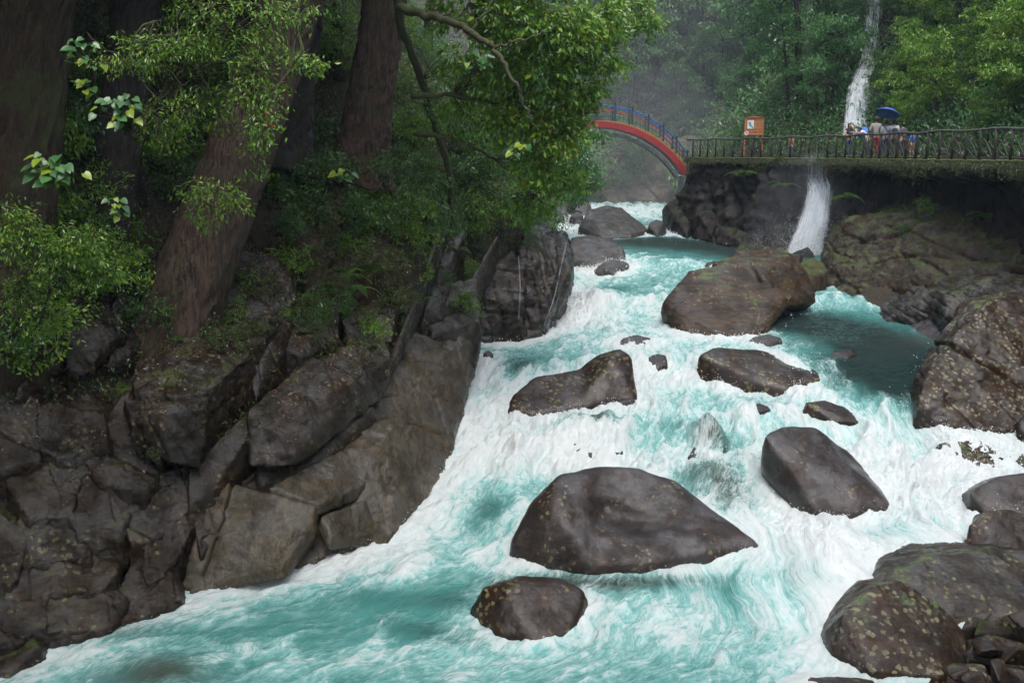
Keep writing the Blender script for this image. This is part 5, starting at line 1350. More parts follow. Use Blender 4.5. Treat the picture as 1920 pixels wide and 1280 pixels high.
# small plants in joints and on ledges
C, O = [], []
for _ in range(2600):
    y = rs.uniform(19.5, 38); x = xb(y) - rs.uniform(.8, 9.5)
    if perlin(np.array([[x * .6, y * .6, 7.0]]), 15)[0] < .05: continue
    r = down(x, y)
    if r is None or r[0].z < zw(y) + 2.3: continue
    if r[1].z > .93 and rs.random() < .6: continue
    C.append(tuple(r[0])); O.append(tuple(r[1]))
for _ in range(1500):
    y = rs.uniform(34, 56); x = xd(y) - rs.uniform(-1, 5)
    r = down(x, y)
    if r is None or r[0].z < zw(y) + 1.4 or r[0].z > 9.2 or perlin(np.array([[x * .7, y * .7, 7.0]]), 16)[0] < .12: continue
    C.append(tuple(r[0])); O.append(tuple(r[1]))
C = np.array(C); O = np.array(O); k = np.repeat(np.arange(len(C)), 14)
P = C[k] + np.abs(rs.normal(0, 1, (len(k), 1))) * .07 * O[k] + rs.normal(0, .07, (len(k), 3))
me = leaf_mesh('rock_plants', P, O[k] + np.array([.1, -.4, .8]), .075, rs, W=.4, droop=.0)
tag(link('rock_plants', me, L_MIX), 'small ferns and herbs rooted in the joints of the rocks', kind='stuff')
# shrubs rooted among the blocks of the left bank
for i, (px, py, s) in enumerate([(600, 440, .8), (640, 480, .8), (690, 470, 1.0), (720, 520, .9), (760, 470, 1.0), (660, 590, .6), (610, 640, .45), (700, 620, .6), (800, 430, 1.0), (850, 440, 1.0), (900, 430, 1.0), (880, 480, .7), (560, 360, .8),
                               (620, 340, .8), (740, 420, 1.0), (700, 380, 1.0), (790, 530, .6), (850, 540, .5), (930, 420, 1.1), (960, 400, 1.1), (520, 600, .4), (300, 850, .25), (230, 730, .3), (990, 470, .6), (1000, 430, .9), (480, 330, .7), (640, 410, .8), (840, 380, 1.2), (560, 300, .8), (760, 350, 1.1),
                               (1580, 395, 1.0), (1600, 360, 1.2), (1750, 400, .5), (1640, 330, 1.2), (1610, 310, 1.0), (1330, 345, 1.0), (1440, 400, .9), (1400, 420, .9), (1590, 300, 1.2)]):
    q, n_ = pick(px, py)
    if q is None: continue
    left = px < 1100
    put_tree(SHP[i % 3], (q[0], q[1], q[2] - .12), i * 1.7, s * (.85 if left else 1.1), (M_BARK2, (L_MIX, L_BRIGHT, L_DARK)[i % 3] if left else L_BRIGHT),
             'small leafy shrub rooted in a joint of the left bank' if left else 'small leafy shrub clinging to the cliff under the walkway', 'small shrubs in the joints of the left bank' if left else 'small shrubs on the cliff under the walkway', name='shrub', cat='shrub', tilt=(.3 * math.sin(i), .35))
for i, (px, py, L) in enumerate([(690, 500, .55), (730, 560, .5), (700, 650, .35), (610, 540, .5), (820, 500, .5), (870, 560, .35), (460, 440, .4), (400, 600, .35), (780, 440, .5), (550, 530, .4), (300, 610, .3), (860, 470, .5)]):
    q, n_ = pick(px, py)
    if q is None: continue
    fern('small fern growing from a crack between the blocks of the left bank', q, L, 6, 400 + i, -2.2, 2.2, group='small ferns in the cracks of the left bank')

# more shrubs hiding the soil of the upper left slope
r9 = random.Random(91)
for i in range(85):
    if i < 60: px, py = r9.uniform(430, 980), r9.uniform(90, 440)
    else: px, py = r9.uniform(0, 260), r9.uniform(380, 660)
    if 640 < px < 740 and py < 330: continue
    q, n_ = pick(px, py)
    if q is None or q[1] > 60 or q[0] > xb(q[1]) - 1.5: continue
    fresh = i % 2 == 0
    put_tree(SHP[i % 3], (q[0], q[1], q[2] - .15), r9.uniform(0, 6.28), r9.uniform(.6, 1.2), (M_BARK2, L_BRIGHT if fresh else L_DARK), 'leafy shrub rooted in the left slope, its green brightened as if lit' if fresh else 'leafy shrub rooted in the left slope, its green darkened as if shaded',
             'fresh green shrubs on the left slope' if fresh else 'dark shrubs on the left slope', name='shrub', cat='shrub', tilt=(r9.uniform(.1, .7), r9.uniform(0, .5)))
for i in range(46):
    px = r9.uniform(380, 890); py = r9.uniform(400, 600) + (890 - px) * .12
    q, n_ = pick(px, py)
    if q is None or q[2] < zw(q[1]) + 1.6: continue
    if i % 3 == 2:
        fern('small fern growing from a crack between the blocks of the left bank', q, r9.uniform(.35, .6), 7, 600 + i, -2.4, 2.4, group='small ferns in the cracks of the left bank'); continue
    put_tree(SHP[i % 2], (q[0], q[1], q[2] - .1), r9.uniform(0, 6.28), r9.uniform(.3, .7), (M_BARK2, (L_MIX, L_BRIGHT, L_DARK)[(i // 2) % 3]), 'small leafy shrub rooted in a joint of the left bank',
             'small shrubs in the joints of the left bank', name='shrub', cat='shrub', tilt=(r9.uniform(.2, .9), r9.uniform(0, .6)))
# pale mineral ribs along two joints of the outcrop and the edge of the thin plate
for pl in [[(1062,455),(1052,500),(1038,560),(1020,610)], [(936,448),(925,500),(908,555),(900,600),(893,640),(884,700)], [(972,480),(975,540),(972,600)]]:
    Q = crom([(a, b, 0) for a, b in pl], 14); W = []
    for a, b, _ in Q:
        q, n_ = pick(a, b)
        if q is not None and (not W or np.linalg.norm(q - W[-1]) < 1.2): W.append(q)
    if len(W) < 6: continue
    V, F = tube(np.array(W), .022 + .012 * rs.random(len(W)), 5)
    place_np('quartz_vein', V, F, simple('pale_vein', (.13, .135, .14), .35), BANK, smooth=True)
for i, (px, py, s) in enumerate([(1100, 330, 3), (1140, 345, 2.2), (1180, 330, 3), (1225, 340, 2.4), (1090, 360, 2), (1210, 300, 3), (1160, 300, 3), (1060, 350, 2.4)]):
    q, n_ = pick(px, py)
    if q is None or q[1] < 80: continue
    put_tree(SHP[i % 3], (q[0], q[1], q[2] - .3), i * 1.1, s, (M_BARK2, L_FARLIT), 'misty bush hanging on the far rock wall under the bridge arch', 'misty bushes on the far rock wall', name='shrub', cat='shrub', tilt=(.3, 0))

# ------------------------------------------------------------------ walkway with its branch-shaped railing
M_CONC = rock_mat('mossy_concrete', (.035, .034, .025), (.07, .068, .05), (.12, .118, .09), moss=.45, coat=.2, speck=.1)
M_RAIL = simple('branch_railing', (.026, .019, .013), .45, .01, 25)
M_RAILT = simple('worn_grey_handrail', (.05, .045, .04), .45, .01, 25)
wk = thing('walkway', 'concrete walkway clinging to the right cliff on corbels', 'walkway', (15.5, 48, 9.0))
dk = crom(np.column_stack([DECK[::-1], np.zeros(len(DECK))])[:, :2], 8)
dk = dk[dk[:, 1] > 24]
tg = unit(np.gradient(dk, axis=0)); nrm2 = np.stack([tg[:, 1], -tg[:, 0]], 1)
sgn = np.sign(nrm2[len(nrm2) // 2, 0]); nrm2 *= sgn      # towards the slope (+x)
prof = [(0, -.30), (0, 0), (.05, .03), (2.5, .03), (2.5, -.30)]
Vd = np.array([[*(dk[i] + nrm2[i] * a), ZDECK + b] for i in range(len(dk)) for a, b in prof])
Vd[:, 2] += .02 * perlin(Vd * 2, 5)
np_ = len(prof); ii = np.arange(len(dk) - 1)[:, None] * np_; jj = np.arange(np_)[None]
Fd = np.stack([ii + jj, ii + (jj + 1) % np_, ii + np_ + (jj + 1) % np_, ii + np_ + jj], -1).reshape(-1, 4)
place_np('deck', Vd, Fd, M_CONC, wk)
slen = np.concatenate([[0], np.cumsum(np.linalg.norm(np.diff(dk, axis=0), axis=1))])
def dpos(s, off=0.0):
    p = np.array([np.interp(s, slen, dk[:, 0]), np.interp(s, slen, dk[:, 1])]); n_ = np.array([np.interp(s, slen, nrm2[:, 0]), np.interp(s, slen, nrm2[:, 1])])
    return p + n_ * off
total = slen[-1]
rsr = np.random.default_rng(99)
CORB, _f = box(-.11, .11, 0, 1.5, -.62, 0)
CORB[:, 2] = np.where((CORB[:, 2] < -.1) & (CORB[:, 1] < .1), -.28, CORB[:, 2])
cme = mesh_np('corbel', CORB, _f); cme.materials.append(M_CONC)
for s in np.arange(1.0, 19, 1.65):
    p = dpos(s, .02); q = dpos(s, 1.0); o = bpy.data.objects.new('corbel', cme); COL.objects.link(o); o.parent = wk
    o.location = (p[0] - 15.5, p[1] - 48, ZDECK - .302 - 9.0); o.rotation_euler = (0, 0, math.atan2(q[1] - p[1], q[0] - p[0]) - math.pi / 2)
rail = thing('railing', 'railing of knotty posts and swirling branch-shaped balusters along the walkway', 'railing', (15.5, 48, ZDECK))
RH = 1.08
hp = np.array([[*dpos(s, .12), ZDECK + RH + .025 * math.sin(s * 1.7) + rsr.normal(0, .008)] for s in np.arange(0, total, .3)])
V, F = tube(hp, .05, 8); place_np('handrail', V, F, M_RAILT, rail, smooth=True)
hp2 = hp.copy(); hp2[:, 2] = ZDECK + .09
V, F = tube(hp2, .03, 6); place_np('bottom_rail', V, F, M_RAIL, rail, smooth=True)
sp = .92
ks = np.arange(.1, total - .1, sp)
for i, s in enumerate(ks):
    p = dpos(s, .12)
    h_ = RH + .02
    V, F = tube([[p[0], p[1], ZDECK + .02], [p[0] + rsr.normal(0, .012), p[1] + rsr.normal(0, .012), ZDECK + .5], [p[0], p[1], ZDECK + h_]], [.062, .048, .055], 7)
    place_np('post', V, F, M_RAIL, rail, smooth=True)
    if i + 1 < len(ks):
        def cur(pts):
            P = np.array([[*dpos(s + sp * a, .12), ZDECK + b * RH] for a, b in pts])
            P[:, 2] += rsr.normal(0, .012, len(P))
            return crom(P, 4)
        j = rsr.normal(0, .04, 6)
        # the deck runs away from the camera with s growing towards it or away from it: swirls drop towards the near end
        for pts, r in [([(1, .78 + j[0]), (.75, .66), (.45, .42 + j[1]), (.2, .16), (.0, .20 + j[2])], .026),
                       ([(1, .42 + j[3]), (.7, .30), (.4, .12 + j[4]), (.15, .07), (.0, .28)], .026),
                       ([(.55 + j[5], 1.0), (.42, .8), (.33, .55), (.12, .38), (0, .36)], .02)]:
            V, F = tube(cur(pts), r, 5); place_np('branch', V, F, M_RAIL, rail, smooth=True)

# moss and trailing plants hanging from the deck edge
rs = np.random.default_rng(333)
ss = np.concatenate([rs.uniform(0, 22, 1500), rs.uniform(22, total, 900)])
C = np.array([[*dpos(s, rs.normal(-.02, .05)), ZDECK - .05 - abs(rs.normal(0, .16)) * (1 + 1.2 * max(0, math.sin(s * .8)))] for s in ss])
k = np.repeat(np.arange(len(C)), 8)
P = C[k] + rs.normal(0, .07, (len(k), 3))
me = leaf_mesh('edge_moss', P, np.tile([[-.6, -.6, -.2]], (len(P), 1)), .055, rs, W=.5, droop=1.2)
o = link('edge_moss', me, leaf_material('edge_moss_leaf', [(.03, .04, .006), (.06, .075, .012), (.09, .11, .02)])); tag(o, 'moss and small leaves fringing the walkway edge', kind='stuff')

# ------------------------------------------------------------------ arched footbridge
M_BR = simple('red_bridge_paint', (.27, .022, .026), .5, .004, 8)
M_BB = simple('blue_rail_paint', (.012, .075, .27), .4)
M_BT = simple('teal_post_paint', (.018, .05, .06), .5)
M_BG = simple('green_rail_paint', (.02, .09, .07), .5)
M_BY = simple('yellow_step_paint', (.34, .17, .02), .55)
M_BC = simple('weathered_concrete', (.20, .21, .20), .7, .02, 6)
XR, XA = 11.25, 5.4; ZS, ZA = 8.85, 12.0
br = thing('arched_footbridge', 'red arched footbridge with yellow steps and blue handrail spanning the gorge', 'bridge', (XA, 66.5, ZS))
Rr = ((XR - XA) ** 2 + (ZA - ZS) ** 2) / (2 * (ZA - ZS)); zc = ZA - Rr
amax = math.asin((XR - XA) / Rr)
def arc(a, r): return np.array([XA + (Rr + r) * math.sin(a), 0, zc + (Rr + r) * math.cos(a)])
def arch_band(r0, r1, y0, y1, n=48, a0=-amax, a1=amax):
    an = np.linspace(a0, a1, n); V = []
    for a in an:
        p0, p1 = arc(a, r0), arc(a, r1)
        V += [(p0[0], y0, p0[2]), (p1[0], y0, p1[2]), (p1[0], y1, p1[2]), (p0[0], y1, p0[2])]
    i = np.arange(n - 1)[:, None] * 4; j = np.arange(4)[None]; k = (j + 1) % 4
    F = np.stack([i + j, i + k, i + 4 + k, i + 4 + j], -1).reshape(-1, 4)
    e = (n - 1) * 4
    F = np.vstack([F, [(0, 3, 2, 1), (e, e + 1, e + 2, e + 3)]])
    return np.array(V), F
V, F = arch_band(-.38, 0, 65.55, 65.75); place_np('beam', V, F, M_BR, br)
V, F = arch_band(-.38, 0, 67.25, 67.45); place_np('beam', V, F, M_BR, br)
V, F = arch_band(-.40, -.2, 65.76, 67.24); place_np('soffit', V, F, M_BC, br)
V, F = arch_band(-.78, -.62, 65.9, 66.15, a0=-amax, a1=amax * 1.02); place_np('rib', V, F, M_BC, br)
V, F = arch_band(-.78, -.62, 66.85, 67.1, a0=-amax, a1=amax * 1.02); place_np('rib', V, F, M_BC, br)
ns = 34
for i in range(ns):
    a0 = -amax * .97 + 2 * amax * .97 * i / ns; a1 = a0 + 2 * amax * .97 / ns
    p0, p1 = arc(a0, 0), arc(a1, 0); zt = max(p0[2], p1[2]) + .05
    V, F = box(min(p0[0], p1[0]) - .02, max(p0[0], p1[0]) - .022, 65.60, 67.40, min(p0[2], p1[2]) - .12, zt)
    place_np('step', V, F, M_BY, br)
npst = 13
pa = [-amax * .98 + 2 * amax * .98 * i / (npst - 1) for i in range(npst)]
for yv in (65.68, 67.32):
    tops = {'b': [], 'r': [], 'g': []}
    for a in pa:
        p = arc(a, 0)
        V, F = join([box(p[0] - .055, p[0] + .055, yv - .055, yv + .055, p[2] - .05, p[2] + 1.12), box(p[0] - .075, p[0] + .075, yv - .075, yv + .075, p[2] + 1.122, p[2] + 1.16), box(p[0] - .05, p[0] + .05, yv - .05, yv + .05, p[2] + 1.162, p[2] + 1.24)])
        place_np('post', V, F, M_BT, br)
        for kx, hh in (('b', 1.02), ('r', .72), ('g', .42)): tops[kx].append((p[0], yv, p[2] + hh))
    for kx, mt, r, nm in (('b', M_BB, .042, 'handrail'), ('r', M_BR, .028, 'middle_rail'), ('g', M_BG, .024, 'lower_rail')):
        V, F = join([tube([tops[kx][i], tops[kx][i + 1]], r, 6) for i in range(npst - 1)]); place_np(nm, V, F, mt, br)
# thin uprights between the bridge posts
for yv in (65.68,):
    for i in range(npst - 1):
        for f in (.25, .5, .75):
            a = pa[i] + (pa[i + 1] - pa[i]) * f; p = arc(a, 0); q0, q1 = arc(pa[i], 0), arc(pa[i + 1], 0); zl = q0[2] + (q1[2] - q0[2]) * f
            V, F = box(p[0] - .015, p[0] + .015, yv - .015, yv + .015, p[2] - .02, zl + 1.0); place_np('baluster', V, F, M_BG, br)
V, F = box(10.95, 11.75, 65.3, 67.5, 5.9, 8.55); V[:4, 0] += np.array([-.12, .12, -.12, .12]); place_np('pier', V, F, M_BC, br)
V, F = box(10.85, 12.2, 65.3, 67.7, 5.2, 5.898); place_np('footing', V, F, M_WALL, br)
V, F = box(11.30, 11.9, 65.45, 67.55, 8.552, 9.4); place_np('abutment', V, F, M_BC, br)
V, F = box(-1.6, -.2, 65.3, 67.7, 5.0, 9.0); place_np('abutment', V, F, M_WALL, br)

# ------------------------------------------------------------------ map board
M_WOOD = simple('orange_wood', (.36, .13, .045), .6, .004, 14)
M_WHITE = simple('map_white', (.60, .62, .64), .5, 0, 5, var=.04)
M_TEAL = simple('map_teal', (.04, .30, .30), .5)
M_YEL = simple('sign_yellow', (.55, .38, .06), .5)
M_PUR = simple('sign_purple', (.33, .26, .42), .5)
M_BLK = simple('sign_black', (.02, .02, .025), .5)
M_REDS = simple('sign_red', (.45, .04, .03), .5)
sc_ = at(1414, 237, 61.0)
sb = thing('map_board', 'orange wooden notice board with a white map and a round no smoking sign', 'sign', (sc_[0], 61.0, ZDECK + .03))
def sbx(name, x0, x1, z0, z1, y0, y1, mt, par=sb):
    V, F = box(sc_[0] + x0, sc_[0] + x1, 61 + y0, 61 + y1, sc_[2] + z0, sc_[2] + z1); return place_np(name, V, F, mt, par)
sbx('board', -.50, .50, -.17, .48, 0, .05, M_WOOD)
sbx('plank', -.50, .52, -.32, -.20, -.02, .04, M_WOOD); sbx('plank', -.50, .52, -.50, -.36, -.02, .04, M_WOOD)
sbx('post', -.56, -.502, ZDECK - sc_[2], .50, -.03, .06, M_WOOD); sbx('post', .502, .56, ZDECK - sc_[2], .50, -.03, .06, M_WOOD)
V = np.array([(-.62, -.06, .5), (.62, -.06, .5), (0, -.06, .60), (-.62, .1, .5), (.62, .1, .5), (0, .1, .60)]) + np.array([sc_[0], 61, sc_[2]])
place_np('gable', V, np.array([(0, 1, 2, 2), (3, 5, 4, 4), (0, 3, 4, 1), (1, 4, 5, 2), (2, 5, 3, 0)]), M_WOOD, sb)
sbx('map_panel', -.40, -.02, -.14, .34, -.012, -.002, M_WHITE)
rv = np.array([(-.34, .24), (-.22, .26), (-.20, .12), (-.12, .02), (-.05, -.06), (-.04, -.13), (-.12, -.13), (-.14, -.05), (-.25, .0), (-.31, .08)])
n = len(rv); V = np.array([(sc_[0] + x, 61 - .016, sc_[2] + z) for x, z in rv] + [(sc_[0] - .18, 61 - .016, sc_[2] + .06)])
place_np('map_river', V, np.array([(i, (i + 1) % n, n) for i in range(n)]), M_TEAL, sb)
rs = random.Random(4)
def glyphs(x0, x1, mt, rows, cols, name):
    parts = []
    for r in range(rows):
        for c in range(cols):
            cx = x0 + (x1 - x0) * (c + .5) / cols; cz = .31 - .44 * (r + .5) / rows; s = .018
            for _ in range(3):
                if rs.random() < .5: parts.append(box(sc_[0] + cx - s, sc_[0] + cx + s, 61 - .008, 61 - .002 - .0, sc_[2] + cz + rs.uniform(-s, s) - .004, sc_[2] + cz + rs.uniform(-s, s) + .006))
                else:
                    xx = cx + rs.uniform(-s, s); parts.append(box(sc_[0] + xx - .004, sc_[0] + xx + .004, 61 - .008, 61 - .002, sc_[2] + cz - s, sc_[2] + cz + s))
    V, F = join(parts); o = place_np(name, V, F, mt, sb); o['kind'] = 'stuff'
glyphs(.02, .24, M_YEL, 7, 4, 'lettering'); glyphs(.27, .36, M_PUR, 7, 2, 'lettering')
# round no smoking sign
def disc(cx, cz, r0, r1, y, n=28):
    a = np.linspace(0, 2 * math.pi, n, endpoint=False)
    V = [(cx + r1 * math.cos(t), y, cz + r1 * math.sin(t)) for t in a] + [(cx + r0 * math.cos(t), y, cz + r0 * math.sin(t)) for t in a] + [(cx + r1 * math.cos(t), y + .015, cz + r1 * math.sin(t)) for t in a]
    F = [(i, (i + 1) % n, n + (i + 1) % n, n + i) for i in range(n)] + [(i, 2 * n + i, 2 * n + (i + 1) % n, (i + 1) % n) for i in range(n)]
    return np.array(V), np.array(F)
cx, cz = sc_[0] - .45, sc_[2] - .39
V, F = disc(cx, cz, .001, .155, 60.93); place_np('round_sign', V, F, M_WHITE, sb)
V, F = disc(cx, cz, .13, .155, 60.925); place_np('sign_ring', V, F, M_REDS, sb)
V, F = box(-.09, .03, 60.918, 60.924, -.018, .018); ang = -.9
c_, s_ = math.cos(ang), math.sin(ang)
V2 = V.copy(); V2[:, 0] = V[:, 0] * c_ - V[:, 2] * s_ + cx + .03; V2[:, 2] = V[:, 0] * s_ + V[:, 2] * c_ + cz; place_np('cigarette', V2, F, M_BLK, sb)
V, F = box(-.125, .125, 60.912, 60.916, -.012, .012)
V2 = V.copy(); V2[:, 0] = V[:, 0] * c_ - V[:, 2] * s_ + cx; V2[:, 2] = V[:, 0] * s_ + V[:, 2] * c_ + cz; place_np('slash', V2, F, M_REDS, sb)

# ------------------------------------------------------------------ waterfalls
def fall_mat(name, dens):
    M = N(name)
    fl = M.attr('flow', 'Vector'); e = M.attr('env')
    a = M.noise(M.vec(scale=(30, 1.0, 1), src=fl), 1.0, 7, .7, .5); b = M.noise(M.vec(scale=(70, 5, 1), src=fl), 1.0, 5, .7); c = M.noise(M.vec(scale=(5, 3, 1), src=fl), 1.0, 5, .7)
    k = M.math('ADD', M.math('MULTIPLY', M.math('SUBTRACT', a, .5), 1.9), M.math('MULTIPLY', M.math('SUBTRACT', b, .5), 1.1))
    k = M.math('ADD', k, M.math('MULTIPLY', M.math('SUBTRACT', c, .5), 1.2)); k = M.math('ADD', k, e)
    al = M.rng(k, .35, .95, 0, dens)
    d = M.n('BsdfDiffuse', i_Color=(.80, .84, .88, 1)); t = M.n('BsdfTransparent')
    mx = M.n('MixShader'); M.set(mx, 0, al); M.t.links.new(t.outputs[0], mx.inputs[1]); M.t.links.new(d.outputs[0], mx.inputs[2])
    M.t.links.new(mx.outputs[0], M.out.inputs['Surface']); return M.m
M_FALL = fall_mat('falling_water', .55)
def fall(name, rows, label, env_rows, layers=4, depth=.35, seed=0, nu=60, nv=90):
    """rows: list of (left point, right point) from top to bottom"""
    Ls = crom([r[0] for r in rows], 12); Rs = crom([r[1] for r in rows], 12)
    tt_ = np.linspace(0, 1, len(Ls)); tv = np.linspace(0, 1, nv)
    Lp = np.stack([np.interp(tv, tt_, Ls[:, k]) for k in range(3)], 1); Rp = np.stack([np.interp(tv, tt_, Rs[:, k]) for k in range(3)], 1)
    ev = np.interp(tv, np.linspace(0, 1, len(env_rows)), env_rows)
    t = thing(name, label, None, tuple(Lp[-1])); t['kind'] = 'structure'
    for l in range(layers):
        u = np.linspace(0, 1, nu)
        wide = 1.5 if l == layers - 1 else 1.0
        P = (Lp + Rp)[:, None] / 2 + (Rp - Lp)[:, None] * (u - .5)[None, :, None] * (1 + (wide - 1) * tv[:, None, None])
        P = P.reshape(-1, 3); U = np.tile(u, nv); Vv = np.repeat(tv, nu)
        P = P + np.array([0, -1, 0]) * (depth * (l - 1) * .5 * Vv + .28 * perlin(np.stack([U * 5, Vv * 3, U * 0 + l * 9 + seed], 1), 7))[:, None]
        P[:, 2] += .0
        ii = (np.arange(nv - 1)[:, None] * nu + np.arange(nu - 1)[None]).ravel()
        F = np.stack([ii, ii + 1, ii + nu + 1, ii + nu], 1)
        base = np.array(t.location)
        me = mesh_np('sheet', P - base, F, True)
        env = np.repeat(ev, nu) - 1.3 * (np.abs(U - .5) * 2) ** 3 - (.12 * l if wide == 1 else .5) + .25 * perlin(np.stack([Vv * 7, U * 3, U * 0 + l], 1), 12) * (np.abs(U - .5) * 2)
        fattr(me, 'env', env)
        a = me.attributes.new('flow', 'FLOAT_VECTOR', 'POINT'); a.data.foreach_set('vector', np.stack([U * (np.linalg.norm(Rp[nv // 2] - Lp[nv // 2]) / 2.2) + l * 7.3, Vv * (np.linalg.norm(Lp[0] - Lp[-1]) / 2.6), U * 0 + seed], 1).astype(np.float32).ravel())
        link('water_sheet', me, M_FALL, t)
fall('lower_waterfall', [(at(1478, 288, 52.6), at(1578, 288, 50.0)), (at(1484, 330, 53.0), at(1572, 325, 50.8)), (at(1500, 355, 52.4), at(1572, 350, 50.6)), (at(1490, 410, 51.8), at(1566, 400, 50.2)), (at(1462, 476, 51.4), at(1556, 478, 50.0))],
     'waterfall spilling from under the walkway down to the pool', [.5, .5, .7, .9, 1.0, 1.1], seed=1)
fall('upper_waterfall', [(at(1622, -60, 61.5), at(1672, -60, 61.5)), (at(1615, 40, 60), at(1662, 40, 60)), (at(1604, 110, 58), at(1650, 110, 58)), (at(1582, 170, 56.5), at(1640, 170, 56.5)), (at(1570, 255, 54.5), at(1640, 255, 54.0))],
     'narrow white waterfall dropping through the trees behind the visitors', [.62, .6, .75, .85, .9], seed=5)
V, F = tube([at(1738, 308, 40.2) + np.array([0, 0, 0]), at(1739, 370, 40.1)], .012, 4)
# mist droplets at the foot of the lower fall
rs = np.random.default_rng(77); nD = 5000
c0 = at(1515, 470, 50.4)
c = c0 + np.stack([rs.normal(0, 1.3, nD), rs.normal(-.3, .8, nD), np.abs(rs.normal(0, .8, nD))], 1)
vv_ = c[:, None] + TET[None] * (rs.gamma(2, .0035, nD) + .003)[:, None, None]
F = (np.arange(nD)[:, None, None] * 4 + TF[None]).reshape(-1, 3)
o = link('fall_spray', mesh_np('fall_spray', vv_.reshape(-1, 3), F, True), M_SPRAY); tag(o, 'spray at the foot of the lower waterfall', kind='stuff')

# ------------------------------------------------------------------ visitors on the walkway
SKINM = simple('skin', (.42, .25, .17), .55, var=.06)
def cloth(name, c): return simple(name, c, .8, .003, 40, var=.12)
def skin_mesh(name, verts, edges, radii, root=0, sub=2):
    me = bpy.data.meshes.new(name); me.from_pydata([tuple(v) for v in verts], edges, [])
    o = bpy.data.objects.new('tmp', me); COL.objects.link(o)
    o.modifiers.new('s', 'SKIN')
    sv = me.skin_vertices[0].data if me.skin_vertices else None
    for i, r in enumerate(radii):
        sv[i].radius = (r, r) if not isinstance(r, tuple) else r
        sv[i].use_root = (i == root)
    o.modifiers['s'].use_smooth_shade = True
    m2 = o.modifiers.new('u', 'SUBSURF'); m2.levels = sub; m2.render_levels = sub
    dg = bpy.context.evaluated_depsgraph_get(); ev = o.evaluated_get(dg)
    out = bpy.data.meshes.new_from_object(ev)
    bpy.data.objects.remove(o); bpy.data.meshes.remove(me)
    out.name = name
    return out

